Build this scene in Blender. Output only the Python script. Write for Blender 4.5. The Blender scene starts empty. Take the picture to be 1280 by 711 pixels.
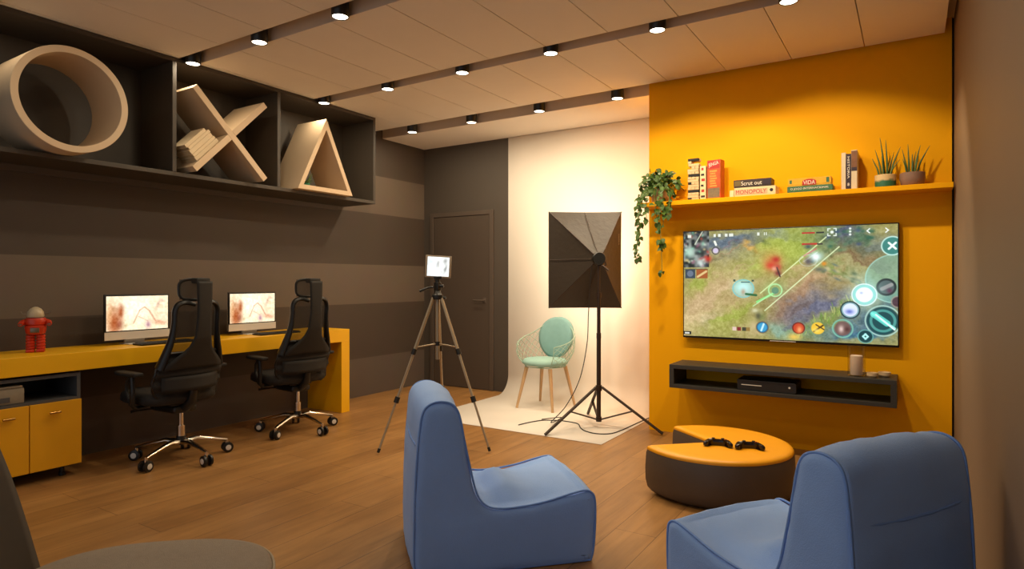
import bpy, bmesh, math, random
import numpy as np
from mathutils import Vector, Matrix, noise
from mathutils.geometry import tessellate_polygon
random.seed(7)
PI = math.pi
SC = bpy.context.scene
COL = SC.collection

# ------------------------------------------------------------------ materials
def lin(h):
    h = h.lstrip('#')
    v = [int(h[i:i+2], 16)/255 for i in (0, 2, 4)]
    return tuple(c/12.92 if c <= .04045 else ((c+.055)/1.055)**2.4 for c in v)

def N(nt, t, **kw):
    n = nt.nodes.new(t)
    for k, v in kw.items():
        if hasattr(n, k): setattr(n, k, v)
    return n

def mat(name, col, rough=.6, metal=0., nscale=20., var=.08, bump=0., bscale=None, spec=.5, sheen=0., stretch=None, alpha=None):
    m = bpy.data.materials.new(name); m.use_nodes = True
    nt = m.node_tree; b = nt.nodes['Principled BSDF']
    c = lin(col) if isinstance(col, str) else col
    b.inputs['Roughness'].default_value = rough
    b.inputs['Metallic'].default_value = metal
    b.inputs['Specular IOR Level'].default_value = spec
    if sheen:
        b.inputs['Sheen Weight'].default_value = sheen
        b.inputs['Sheen Roughness'].default_value = .5
    tc = N(nt, 'ShaderNodeTexCoord'); mp = N(nt, 'ShaderNodeMapping')
    if stretch: mp.inputs['Scale'].default_value = stretch
    nt.links.new(tc.outputs['Object'], mp.inputs['Vector'])
    nz = N(nt, 'ShaderNodeTexNoise'); nz.inputs['Scale'].default_value = nscale
    nz.inputs['Detail'].default_value = 5
    nt.links.new(mp.outputs[0], nz.inputs['Vector'])
    mx = N(nt, 'ShaderNodeMix', data_type='RGBA')
    mx.inputs['A'].default_value = (*[x*(1-var) for x in c], 1)
    mx.inputs['B'].default_value = (*[min(1, x*(1+var)) for x in c], 1)
    nt.links.new(nz.outputs['Fac'], mx.inputs['Factor'])
    nt.links.new(mx.outputs['Result'], b.inputs['Base Color'])
    if bump:
        n2 = N(nt, 'ShaderNodeTexNoise'); n2.inputs['Scale'].default_value = bscale or nscale*8
        n2.inputs['Detail'].default_value = 3
        nt.links.new(mp.outputs[0], n2.inputs['Vector'])
        bp = N(nt, 'ShaderNodeBump'); bp.inputs['Strength'].default_value = bump
        bp.inputs['Distance'].default_value = .01
        nt.links.new(n2.outputs['Fac'], bp.inputs['Height'])
        nt.links.new(bp.outputs[0], b.inputs['Normal'])
    if alpha is not None:
        b.inputs['Alpha'].default_value = alpha
    return m

def emis(name, col, strength):
    m = bpy.data.materials.new(name); m.use_nodes = True
    nt = m.node_tree; nt.nodes.clear()
    o = N(nt, 'ShaderNodeOutputMaterial'); e = N(nt, 'ShaderNodeEmission')
    e.inputs['Color'].default_value = (*(lin(col) if isinstance(col, str) else col), 1)
    e.inputs['Strength'].default_value = strength
    nt.links.new(e.outputs[0], o.inputs[0])
    return m

def screen_mat(name, strength):
    """a display: shows the picture stored on the screen's own points"""
    m = bpy.data.materials.new(name); m.use_nodes = True
    nt = m.node_tree; nt.nodes.clear()
    o = N(nt, 'ShaderNodeOutputMaterial'); e = N(nt, 'ShaderNodeEmission')
    a = N(nt, 'ShaderNodeAttribute'); a.attribute_name = 'picture'
    e.inputs['Strength'].default_value = strength
    g = N(nt, 'ShaderNodeBsdfGlossy'); g.inputs['Roughness'].default_value = .15
    g.inputs['Color'].default_value = (.03, .03, .03, 1)
    ad = N(nt, 'ShaderNodeAddShader')
    nt.links.new(a.outputs['Color'], e.inputs['Color'])
    nt.links.new(e.outputs[0], ad.inputs[0]); nt.links.new(g.outputs[0], ad.inputs[1])
    nt.links.new(ad.outputs[0], o.inputs[0])
    return m

M = {}
M['yellow_wall'] = mat('yellow_wall_paint', '#f5ac00', .7, spec=.15, nscale=3, var=.03, bump=.05, bscale=180)
M['yellow'] = mat('yellow_laminate', '#eeb206', .42, nscale=5, var=.03)
M['yellow_door'] = mat('yellow_cabinet_laminate', '#e0a00c', .45, nscale=5, var=.04)
M['ceil'] = mat('ceiling_board', '#ebe0d0', .85, nscale=4, var=.03)
M['groove'] = mat('ceiling_groove_paint', '#d2c0aa', .7, nscale=6, var=.05)
M['white_wall'] = mat('white_wall_paint', '#e6d7c4', .8, nscale=3, var=.02)
M['paper'] = mat('backdrop_paper', '#f5eadc', .85, nscale=2, var=.015)
M['taupe'] = mat('taupe_wall_paint', '#806a55', .6, nscale=3, var=.03, bump=.03, bscale=150)
M['dark_wall'] = mat('charcoal_wall_paint', '#483f36', .6, nscale=4, var=.05)
M['door'] = mat('charcoal_door_paint', '#493d33', .5, nscale=6, var=.05, stretch=(3, 3, .3))
M['frame'] = mat('charcoal_trim_paint', '#50443a', .5, nscale=6, var=.05)
M['shelf_dark'] = mat('charcoal_shelf_laminate', '#40382f', .55, nscale=6, var=.08, stretch=(1, .4, 3))
M['media'] = mat('grey_shelf_laminate', '#33302a', .5, nscale=12, var=.12, stretch=(.3, 3, 3))
M['niche'] = mat('slate_cabinet_laminate', '#4b4b4c', .5, nscale=8, var=.08)
M['cream'] = mat('cream_lacquer', '#cfb594', .55, nscale=6, var=.04)
M['black'] = mat('black_plastic', '#15130f', .42, nscale=30, var=.15)
M['black_soft'] = mat('black_rubber', '#191613', .7, nscale=30, var=.15)
M['mesh_fabric'] = mat('black_chair_fabric', '#201c17', .75, nscale=60, var=.2, bump=.25, bscale=400)
M['net'] = mat('translucent_chair_net', '#1c1916', .8, nscale=80, var=.2, alpha=.72)
M['chrome'] = mat('chrome', '#d9d2c6', .16, metal=1, nscale=10, var=.03)
M['silver'] = mat('silver_aluminium', '#d8d2c8', .4, metal=.1, nscale=10, var=.03)
M['brass'] = mat('brass_knob_metal', '#b58a4a', .3, metal=1, nscale=10, var=.05)
M['blue'] = mat('blue_lounge_fabric', (.29, .49, .96), .78, nscale=9, var=.07, bump=.2, bscale=260, sheen=.12)
M['blue_pipe'] = mat('blue_piping_fabric', (.20, .37, .82), .75, nscale=30, var=.1)
M['pouf_side'] = mat('charcoal_pouf_leather', '#5a4c40', .45, nscale=14, var=.1, bump=.08, bscale=120)
M['pouf_top'] = mat('yellow_pouf_leather', '#f5a713', .42, nscale=12, var=.05, bump=.06, bscale=120)
M['grey_fab'] = mat('taupe_chair_fabric', '#968878', .9, nscale=50, var=.12, bump=.5, bscale=420, sheen=.1)
M['grey_dark'] = mat('charcoal_chair_shell', '#453d33', .7, nscale=30, var=.1)
M['grey_pipe'] = mat('beige_chair_piping', '#a39580', .8, nscale=30, var=.1)
M['mint'] = mat('mint_cushion_fabric', '#7fa9a5', .85, nscale=25, var=.10, bump=.3, bscale=300, sheen=.1)
M['mint_light'] = mat('pale_mint_cushion_fabric', '#98bdb3', .85, nscale=25, var=.08, bump=.3, bscale=300)
M['mint_wire'] = mat('mint_wire_enamel', '#a3bda9', .4, nscale=20, var=.05)
M['wood'] = mat('pale_oak', '#c9a478', .5, nscale=8, var=.15, stretch=(6, 6, .6))
M['softbox'] = mat('softbox_nylon', '#352b20', .5, nscale=10, var=.1, bump=.25, bscale=25)
M['stand'] = mat('stand_black_metal', '#38291f', .4, metal=.3, nscale=20, var=.1)
M['tripod_leg'] = mat('tripod_champagne_metal', '#a8987f', .35, metal=.5, nscale=20, var=.06)
M['cable'] = mat('black_cable_rubber', '#1d1916', .6, nscale=20, var=.1)
M['lamp_body'] = mat('black_lamp_metal', '#1c1815', .4, nscale=20, var=.1)
M['lamp_face'] = emis('lamp_glow', (1, .86, .66), 9)
M['soft_face'] = emis('softbox_diffuser_glow', (1, .84, .64), 5)
M['leaf'] = mat('pothos_leaf', '#445f20', .5, nscale=35, var=.45, spec=.4)
M['stem'] = mat('pothos_stem', '#6a7a33', .6, nscale=20, var=.2)
M['aloe'] = mat('aloe_leaf', '#4a6836', .45, nscale=25, var=.3, stretch=(1, 1, .3))
M['soil'] = mat('potting_soil', '#33261b', .95, nscale=60, var=.4, bump=.6, bscale=120)
M['terracotta'] = mat('stone_brown_glaze', '#8b6a57', .6, nscale=14, var=.25, bump=.1, bscale=60)
M['pot_white'] = mat('pale_pot_glaze', '#d8bd8e', .5, nscale=14, var=.08)
M['robot_red'] = mat('red_toy_plastic', '#c23416', .35, nscale=20, var=.12)
M['robot_dome'] = mat('cream_toy_plastic', '#bfae8e', .3, nscale=20, var=.12)
M['robot_metal'] = mat('grey_toy_metal', '#7b7264', .35, metal=.6, nscale=20, var=.08)
M['candle'] = mat('pink_wax', '#fbdcc6', .6, nscale=15, var=.05)
M['dish'] = mat('pale_ceramic', '#cdb188', .5, nscale=15, var=.06)
M['book'] = mat('cream_paper_cover', '#d8c3a0', .7, nscale=20, var=.06)
M['pages'] = mat('page_block', '#cdb68e', .9, nscale=10, var=.12, stretch=(1, 60, 60))
M['block_wood'] = mat('pale_block_wood', '#d8b98a', .7, nscale=12, var=.12, stretch=(.6, 5, 5))
M['printer'] = mat('grey_box_plastic', '#857a68', .6, nscale=14, var=.12, stretch=(.4, 3, 3))
M['text_white'] = mat('white_print', '#f0e3cf', .6, nscale=30, var=.03)
M['text_dark'] = mat('dark_print', '#241a1e', .6, nscale=30, var=.05)
M['cream_box'] = mat('cream_card', '#e6cf9f', .6, nscale=25, var=.1)
M['red_card'] = mat('red_card', '#b3241a', .5, nscale=25, var=.15)
M['teal_card'] = mat('green_card', '#3d6a44', .5, nscale=40, var=.35)
M['plum'] = mat('dark_plum_cover', '#2b1524', .5, nscale=25, var=.1)

def glass_mat():
    m = bpy.data.materials.new('clear_glass'); m.use_nodes = True
    nt = m.node_tree; nt.nodes.clear()
    o = N(nt, 'ShaderNodeOutputMaterial'); t = N(nt, 'ShaderNodeBsdfTransparent')
    g = N(nt, 'ShaderNodeBsdfGlossy'); g.inputs['Roughness'].default_value = .03
    f = N(nt, 'ShaderNodeLayerWeight'); f.inputs['Blend'].default_value = .12
    mx = N(nt, 'ShaderNodeMixShader')
    nt.links.new(f.outputs['Facing'], mx.inputs[0]); nt.links.new(t.outputs[0], mx.inputs[1]); nt.links.new(g.outputs[0], mx.inputs[2])
    nt.links.new(mx.outputs[0], o.inputs[0])
    t.inputs['Color'].default_value = (.95, .95, .93, 1)
    return m
M['glass'] = glass_mat()

def floor_mat():
    m = bpy.data.materials.new('oak_plank_floor'); m.use_nodes = True
    nt = m.node_tree; b = nt.nodes['Principled BSDF']
    tc = N(nt, 'ShaderNodeTexCoord'); mp = N(nt, 'ShaderNodeMapping')
    mp.inputs['Rotation'].default_value = (0, 0, PI/2)
    nt.links.new(tc.outputs['Object'], mp.inputs['Vector'])
    br = N(nt, 'ShaderNodeTexBrick')
    br.offset = .37; br.inputs['Scale'].default_value = 1
    br.inputs['Brick Width'].default_value = 1.25; br.inputs['Row Height'].default_value = .21
    br.inputs['Mortar Size'].default_value = .0022; br.inputs['Mortar Smooth'].default_value = .3
    br.inputs['Color1'].default_value = (*lin('#9a7040'), 1)
    br.inputs['Color2'].default_value = (*lin('#a67b48'), 1)
    br.inputs['Mortar'].default_value = (*lin('#6d4c2a'), 1)
    nt.links.new(mp.outputs[0], br.inputs['Vector'])
    m2 = N(nt, 'ShaderNodeMapping'); m2.inputs['Scale'].default_value = (9, .8, 1)
    nt.links.new(tc.outputs['Object'], m2.inputs['Vector'])
    nz = N(nt, 'ShaderNodeTexNoise'); nz.inputs['Scale'].default_value = 2.2; nz.inputs['Detail'].default_value = 8
    nz.inputs['Roughness'].default_value = .65; nz.inputs['Distortion'].default_value = .6
    nt.links.new(m2.outputs[0], nz.inputs['Vector'])
    rp = N(nt, 'ShaderNodeValToRGB')
    rp.color_ramp.elements[0].position = .3; rp.color_ramp.elements[0].color = (.62, .58, .55, 1)
    rp.color_ramp.elements[1].position = .72; rp.color_ramp.elements[1].color = (1.12, 1.1, 1.08, 1)
    nt.links.new(nz.outputs['Fac'], rp.inputs[0])
    nb = N(nt, 'ShaderNodeTexNoise'); nb.inputs['Scale'].default_value = 1.6; nb.inputs['Detail'].default_value = 4
    m3 = N(nt, 'ShaderNodeMapping'); m3.inputs['Scale'].default_value = (2.2, .7, 1)
    nt.links.new(tc.outputs['Object'], m3.inputs['Vector']); nt.links.new(m3.outputs[0], nb.inputs['Vector'])
    r2 = N(nt, 'ShaderNodeValToRGB')
    r2.color_ramp.elements[0].position = .35; r2.color_ramp.elements[0].color = (.78, .74, .7, 1)
    r2.color_ramp.elements[1].position = .65; r2.color_ramp.elements[1].color = (1.08, 1.08, 1.08, 1)
    nt.links.new(nb.outputs['Fac'], r2.inputs[0])
    a = N(nt, 'ShaderNodeMix', data_type='RGBA', blend_type='MULTIPLY'); a.inputs['Factor'].default_value = .75
    nt.links.new(br.outputs['Color'], a.inputs['A']); nt.links.new(rp.outputs[0], a.inputs['B'])
    c = N(nt, 'ShaderNodeMix', data_type='RGBA', blend_type='MULTIPLY'); c.inputs['Factor'].default_value = .8
    nt.links.new(a.outputs['Result'], c.inputs['A']); nt.links.new(r2.outputs[0], c.inputs['B'])
    nt.links.new(c.outputs['Result'], b.inputs['Base Color'])
    b.inputs['Roughness'].default_value = .38
    b.inputs['Specular IOR Level'].default_value = .4
    bp = N(nt, 'ShaderNodeBump'); bp.inputs['Strength'].default_value = .25; bp.inputs['Distance'].default_value = .004
    inv = N(nt, 'ShaderNodeMath', operation='SUBTRACT'); inv.inputs[0].default_value = 1
    nt.links.new(br.outputs['Fac'], inv.inputs[1]); nt.links.new(inv.outputs[0], bp.inputs['Height'])
    nt.links.new(bp.outputs[0], b.inputs['Normal'])
    return m
M['floor'] = floor_mat()

def stripe_mat():
    """left wall: broad painted bands, each at its own height"""
    m = bpy.data.materials.new('striped_wall_paint'); m.use_nodes = True
    nt = m.node_tree; b = nt.nodes['Principled BSDF']
    tc = N(nt, 'ShaderNodeTexCoord'); sp = N(nt, 'ShaderNodeSeparateXYZ')
    nt.links.new(tc.outputs['Object'], sp.inputs[0])
    dv = N(nt, 'ShaderNodeMath', operation='DIVIDE'); dv.inputs[1].default_value = 3.
    nt.links.new(sp.outputs['Z'], dv.inputs[0])
    rp = N(nt, 'ShaderNodeValToRGB'); cr = rp.color_ramp; cr.interpolation = 'CONSTANT'
    d, l = (*lin('#473b31'), 1), (*lin('#65574a'), 1)
    cr.elements[0].position = 0; cr.elements[0].color = (*lin('#5a4e45'), 1)
    cr.elements[1].position = .405/3; cr.elements[1].color = d
    for z, cc in ((.987, l), (1.407, d), (1.975, l), (2.392, d)):
        e = cr.elements.new(z/3); e.color = cc
    nt.links.new(dv.outputs[0], rp.inputs[0])
    nz = N(nt, 'ShaderNodeTexNoise'); nz.inputs['Scale'].default_value = 5
    mx = N(nt, 'ShaderNodeMix', data_type='RGBA', blend_type='MULTIPLY'); mx.inputs['Factor'].default_value = .15
    nt.links.new(tc.outputs['Object'], nz.inputs['Vector'])
    nt.links.new(rp.outputs[0], mx.inputs['A']); nt.links.new(nz.outputs['Color'], mx.inputs['B'])
    nt.links.new(mx.outputs['Result'], b.inputs['Base Color'])
    b.inputs['Roughness'].default_value = .6
    return m
M['stripes'] = stripe_mat()

def glaze_mat(name, top, low, cut):
    m = bpy.data.materials.new(name); m.use_nodes = True
    nt = m.node_tree; b = nt.nodes['Principled BSDF']; b.inputs['Roughness'].default_value = .4
    tc = N(nt, 'ShaderNodeTexCoord'); sp = N(nt, 'ShaderNodeSeparateXYZ'); nt.links.new(tc.outputs['Object'], sp.inputs[0])
    nz = N(nt, 'ShaderNodeTexNoise'); nz.inputs['Scale'].default_value = 30; nt.links.new(tc.outputs['Object'], nz.inputs['Vector'])
    ad = N(nt, 'ShaderNodeMath', operation='MULTIPLY_ADD'); ad.inputs[1].default_value = .03
    nt.links.new(nz.outputs['Fac'], ad.inputs[0]); nt.links.new(sp.outputs['Z'], ad.inputs[2])
    rp = N(nt, 'ShaderNodeMapRange'); rp.inputs['From Min'].default_value = cut; rp.inputs['From Max'].default_value = cut+.015
    nt.links.new(ad.outputs[0], rp.inputs['Value'])
    mx = N(nt, 'ShaderNodeMix', data_type='RGBA')
    mx.inputs['A'].default_value = (*lin(low), 1); mx.inputs['B'].default_value = (*lin(top), 1)
    nt.links.new(rp.outputs[0], mx.inputs['Factor']); nt.links.new(mx.outputs['Result'], b.inputs['Base Color'])
    return m

# ------------------------------------------------------------------ mesh building
def rot_to(d):
    return Vector(d).normalized().to_track_quat('Z', 'Y').to_matrix()

class MB:
    def __init__(s): s.v = []; s.f = []
    def add(s, vs, fs, T=None):
        o = len(s.v)
        s.v += [tuple(T @ Vector(p)) if T else tuple(p) for p in vs]
        s.f += [[i+o for i in f] for f in fs]; return s
    def box(s, x0, x1, y0, y1, z0, z1, T=None):
        vs = [(x, y, z) for x in (x0, x1) for y in (y0, y1) for z in (z0, z1)]
        return s.add(vs, [(0, 1, 3, 2), (4, 6, 7, 5), (0, 4, 5, 1), (2, 3, 7, 6), (0, 2, 6, 4), (1, 5, 7, 3)], T)
    def rbox(s, x0, x1, y0, y1, z0, z1, r=.004, seg=2, T=None):
        bm = bmesh.new(); bmesh.ops.create_cube(bm, size=1)
        for v in bm.verts:
            v.co = Vector(((x0+x1)/2+v.co.x*(x1-x0), (y0+y1)/2+v.co.y*(y1-y0), (z0+z1)/2+v.co.z*(z1-z0)))
        bmesh.ops.bevel(bm, geom=bm.edges[:], offset=r, segments=seg, profile=.5, affect='EDGES')
        bm.verts.index_update()
        s.add([v.co[:] for v in bm.verts], [[v.index for v in f.verts] for f in bm.faces], T); bm.free(); return s
    def tube(s, pts, r, n=10, closed=False, cap=True, flat=1.):
        pts = [Vector(p) for p in pts]; k = len(pts)
        R = r if isinstance(r, (list, tuple)) else [r]*k
        o = len(s.v); up = None
        for i, p in enumerate(pts):
            a = pts[(i-1) % k] if (closed or i) else p
            b = pts[(i+1) % k] if (closed or i < k-1) else p
            t = (b-a).normalized()
            if up is None:
                up = Vector((0, 0, 1)) if abs(t.z) < .9 else Vector((1, 0, 0))
            sx = t.cross(up).normalized(); up = sx.cross(t).normalized()
            for j in range(n):
                g = 2*PI*j/n
                s.v.append(tuple(p + sx*(R[i]*math.cos(g)) + up*(R[i]*flat*math.sin(g))))
        rings = k if closed else k-1
        for i in range(rings):
            a, b = o+i*n, o+((i+1) % k)*n
            for j in range(n):
                s.f.append([a+j, a+(j+1) % n, b+(j+1) % n, b+j])
        if cap and not closed:
            s.f.append([o+j for j in range(n)][::-1]); s.f.append([o+(k-1)*n+j for j in range(n)])
        return s
    def lathe(s, prof, n=32, c=(0, 0, 0), T=None, cap=True):
        vs, fs = [], []
        for (r, z) in prof:
            for j in range(n):
                g = 2*PI*j/n; vs.append((c[0]+r*math.cos(g), c[1]+r*math.sin(g), c[2]+z))
        for i in range(len(prof)-1):
            for j in range(n):
                fs.append((i*n+j, i*n+(j+1) % n, (i+1)*n+(j+1) % n, (i+1)*n+j))
        if cap:
            fs.append([j for j in range(n)][::-1]); fs.append([(len(prof)-1)*n+j for j in range(n)])
        return s.add(vs, fs, T)
    def cyl(s, p, q, r0, r1=None, n=20):
        return s.tube([p, q], [r0, r0 if r1 is None else r1], n)
    def prism(s, poly, lo, hi, axis='x', T=None):
        """poly of 2D points extruded along an axis: x->(y,z), y->(x,z), z->(x,y)"""
        k = len(poly)
        def P(a, t): return {'x': (t, a[0], a[1]), 'y': (a[0], t, a[1]), 'z': (a[0], a[1], t)}[axis]
        vs = [P(a, lo) for a in poly]+[P(a, hi) for a in poly]
        fs = [list(range(k))[::-1], list(range(k, 2*k))]+[(i, (i+1) % k, k+(i+1) % k, k+i) for i in range(k)]
        return s.add(vs, fs, T)
    def grid(s, fn, nu, nv, cu=False, cv=False):
        o = len(s.v)
        for i in range(nu):
            for j in range(nv): s.v.append(tuple(fn(i/(nu if cu else nu-1), j/(nv if cv else nv-1))))
        for i in range(nu if cu else nu-1):
            for j in range(nv if cv else nv-1):
                a, b = i, (i+1) % nu; c, d = j, (j+1) % nv
                s.f.append([o+a*nv+c, o+b*nv+c, o+b*nv+d, o+a*nv+d])
        return s
    def build(s, name, m, parent=None, smooth=False, bevel=0, seg=2, subsurf=0, solid=0, recalc=True, angle=40):
        me = bpy.data.meshes.new(name); me.from_pydata(s.v, [], s.f); me.update()
        if recalc:
            bm = bmesh.new(); bm.from_mesh(me); bmesh.ops.recalc_face_normals(bm, faces=bm.faces[:])
            bm.to_mesh(me); bm.free()
        me.materials.append(m)
        if smooth:
            me.shade_smooth()
            if smooth != 'full':
                me.set_sharp_from_angle(angle=math.radians(angle))
        o = bpy.data.objects.new(name, me); COL.objects.link(o)
        if parent: o.parent = parent
        if solid:
            d = o.modifiers.new('Solidify', 'SOLIDIFY'); d.thickness = solid; d.offset = 0
        if bevel:
            d = o.modifiers.new('Bevel', 'BEVEL'); d.width = bevel; d.segments = seg; d.limit_method = 'ANGLE'
        if subsurf:
            d = o.modifiers.new('Subsurf', 'SUBSURF'); d.levels = d.render_levels = subsurf
        return o

def box(*a): return MB().box(*a)
def thing(name, label, cat, loc=(0, 0, 0), rz=0, group=None):
    o = bpy.data.objects.new(name, None); COL.objects.link(o); o.empty_display_size = .1
    o.location = loc; o.rotation_euler = (0, 0, rz); o['label'] = label; o['category'] = cat
    if group: o['group'] = group
    return o
def tag(o, label, cat, group=None, kind=None):
    o['label'] = label; o['category'] = cat
    if group: o['group'] = group
    if kind: o['kind'] = kind
    return o
def struct(o): o['kind'] = 'structure'; return o
def dup(root, loc, rz, label=None):
    def cp(o, par):
        c = o.copy(); COL.objects.link(c); c.parent = par
        for ch in [x for x in SC.objects if x.parent == o]: cp(ch, c)
        return c
    r = root.copy(); COL.objects.link(r)
    for ch in [x for x in SC.objects if x.parent == root]: cp(ch, r)
    r.location = loc; r.rotation_euler = (0, 0, rz)
    if label: r['label'] = label
    return r

def catmull(pts, k=8, closed=False):
    pts = [Vector(p) for p in pts]; n = len(pts); out = []
    for i in range(n if closed else n-1):
        if closed: p0, p1, p2, p3 = (pts[(i+d) % n] for d in (-1, 0, 1, 2))
        else: p0, p1, p2, p3 = pts[max(i-1, 0)], pts[i], pts[i+1], pts[min(i+2, n-1)]
        for j in range(k):
            t = j/k
            out.append(.5*((2*p1)+(p2-p0)*t+(2*p0-5*p1+4*p2-p3)*t*t+(3*p1-p0-3*p2+p3)*t**3))
    if not closed: out.append(pts[-1])
    return out

def text(name, body, size, m, parent, loc, rot, depth=.0004, width=None, height=None):
    cu = bpy.data.curves.new(name, 'FONT'); cu.body = body; cu.size = size; cu.extrude = depth
    cu.align_x = 'CENTER'; cu.align_y = 'CENTER'; cu.resolution_u = 3
    t = bpy.data.objects.new(name, cu); COL.objects.link(t)
    bpy.context.view_layer.update()
    me = bpy.data.meshes.new_from_object(t.evaluated_get(bpy.context.evaluated_depsgraph_get()))
    bpy.data.objects.remove(t); bpy.data.curves.remove(cu)
    xs = [v.co.x for v in me.vertices]; ys = [v.co.y for v in me.vertices]
    cx, cy = (max(xs)+min(xs))/2, (max(ys)+min(ys))/2
    sx = width/(max(xs)-min(xs)) if width else 1; sy = height/(max(ys)-min(ys)) if height else sx
    for v in me.vertices: v.co.x = (v.co.x-cx)*sx; v.co.y = (v.co.y-cy)*sy
    me.materials.clear(); me.materials.append(m)
    o = bpy.data.objects.new(name, me); COL.objects.link(o); o.parent = parent
    o.location = loc; o.rotation_euler = rot
    return o

def picture_screen(name, img, corner, du, dv, m, parent):
    """a display surface; img is H x W x 3 (0..1 sRGB), row 0 at the top"""
    H, W, _ = img.shape
    corner, du, dv = Vector(corner), Vector(du), Vector(dv)
    js, is_ = np.meshgrid(np.arange(W)/(W-1), np.arange(H)/(H-1))
    P = np.array(corner)[None, None]+js[..., None]*np.array(du)+is_[..., None]*np.array(dv)
    idx = np.arange(H*W).reshape(H, W)
    F = np.stack([idx[:-1, :-1], idx[1:, :-1], idx[1:, 1:], idx[:-1, 1:]], -1).reshape(-1, 4)
    me = bpy.data.meshes.new(name)
    me.vertices.add(H*W); me.vertices.foreach_set('co', P.reshape(-1).astype(np.float32))
    me.loops.add(F.size); me.loops.foreach_set('vertex_index', F.reshape(-1).astype(np.int32))
    me.polygons.add(len(F)); me.polygons.foreach_set('loop_start', np.arange(0, F.size, 4, dtype=np.int32))
    me.update(calc_edges=True)
    at = me.color_attributes.new('picture', 'FLOAT_COLOR', 'POINT')
    s = np.clip(img, 0, 1); l = np.where(s <= .04045, s/12.92, ((s+.055)/1.055)**2.4)
    rgba = np.concatenate([l, np.ones((H, W, 1))], -1)
    at.data.foreach_set('color', rgba.reshape(-1).astype(np.float32))
    me.materials.append(m)
    o = bpy.data.objects.new(name, me); COL.objects.link(o); o.parent = parent
    return o

# ------------------------------------------------------------------ room shell
XL, XR, YB, YY, ZC, XY = -5.0, .235, 5.9, 5.08, 2.88, -1.86
YF = -1.6
struct(box(XL-.12, XR+.12, YF, YB+.12, -.08, 0).build('floor', M['floor']))
struct(box(XL-.12, XL, YF, YB, .0005, 3.05).build('wall_left', M['stripes']))
struct(box(XL-.12, -3.785, YB, YB+.12, .0005, 3.05).build('wall_back', M['dark_wall']))
struct(box(-3.785, XY, YB, YB+.12, .0005, 3.05).build('wall_back_studio', M['white_wall']))
struct(box(XY, XR-.012, YY, YB+.12, .0005, 3.05).build('wall_television', M['yellow_wall']))
struct(box(XR, XR+.12, YF, YB+.12, .0005, 3.05).build('wall_right', M['taupe']))
struct(box(XR-.011, XR-.001, YY+.03, YY+.05, .0005, 3.0).build('shade_strip_1', M['black_soft']))  # black strip standing in for the shadow line between yellow and right wall
# ceiling: boards in strips between the lamp grooves, thin open joints between boards
grooves = [(1.36, 1.51), (2.61, 2.76), (3.845, 3.995), (5.04, 5.19)]
strips = [(YF, 1.36, ZC), (1.51, 2.61, ZC), (2.76, 3.845, ZC), (3.995, 5.04, ZC)]
cb = MB()
seams = [-.28-.47*k for k in range(0, 10)]
xs = [.185]+seams+[XL]
for (y0, y1, z) in strips:
    for a, b in zip(xs[:-1], xs[1:]):
        cb.box(b+.003, a-.003, y0, y1, z, z+.045)
cb.box(XL, XY, 5.19, YB, 2.83, 2.88)
struct(cb.build('ceiling', M['ceil']))
gb = MB().box(XL, XR, YF, YB, ZC+.11, ZC+.15)
for (a, b) in grooves:
    hi = XR if b < 5 else XY
    gb.box(XL, hi, a-.02, a-.001, ZC+.0455, ZC+.11); gb.box(XL, hi, b-.004, b-.0005, ZC+.001 if b < 5 else 2.832, ZC+.11)
struct(gb.build('ceiling_recess', M['groove']))
# door in the back wall
db = MB()
x0, x1, zt = -4.89, -3.98, 2.045
db.box(x0, x0+.05, YB-.022, YB-.0005, .001, zt); db.box(x1-.05, x1, YB-.022, YB-.0005, .001, zt)
db.box(x0+.05, x1-.05, YB-.022, YB-.0005, zt-.05, zt)
df = struct(db.build('door_1', M['frame'], bevel=.003))
box(x0+.055, x1-.055, YB-.014, YB-.0008, .006, zt-.055).build('door_panel', M['door'], df, bevel=.002)
h = MB().cyl((x1-.12, YB-.014, 1.02), (x1-.12, YB-.055, 1.02), .011)
h.tube([(x1-.115, YB-.055, 1.02), (x1-.25, YB-.055, 1.02)], .009)
h.rbox(x1-.14, x1-.10, YB-.02, YB-.0135, .99, 1.05, .003)
h.build('door_handle', M['frame'], df, smooth=True)

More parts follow.
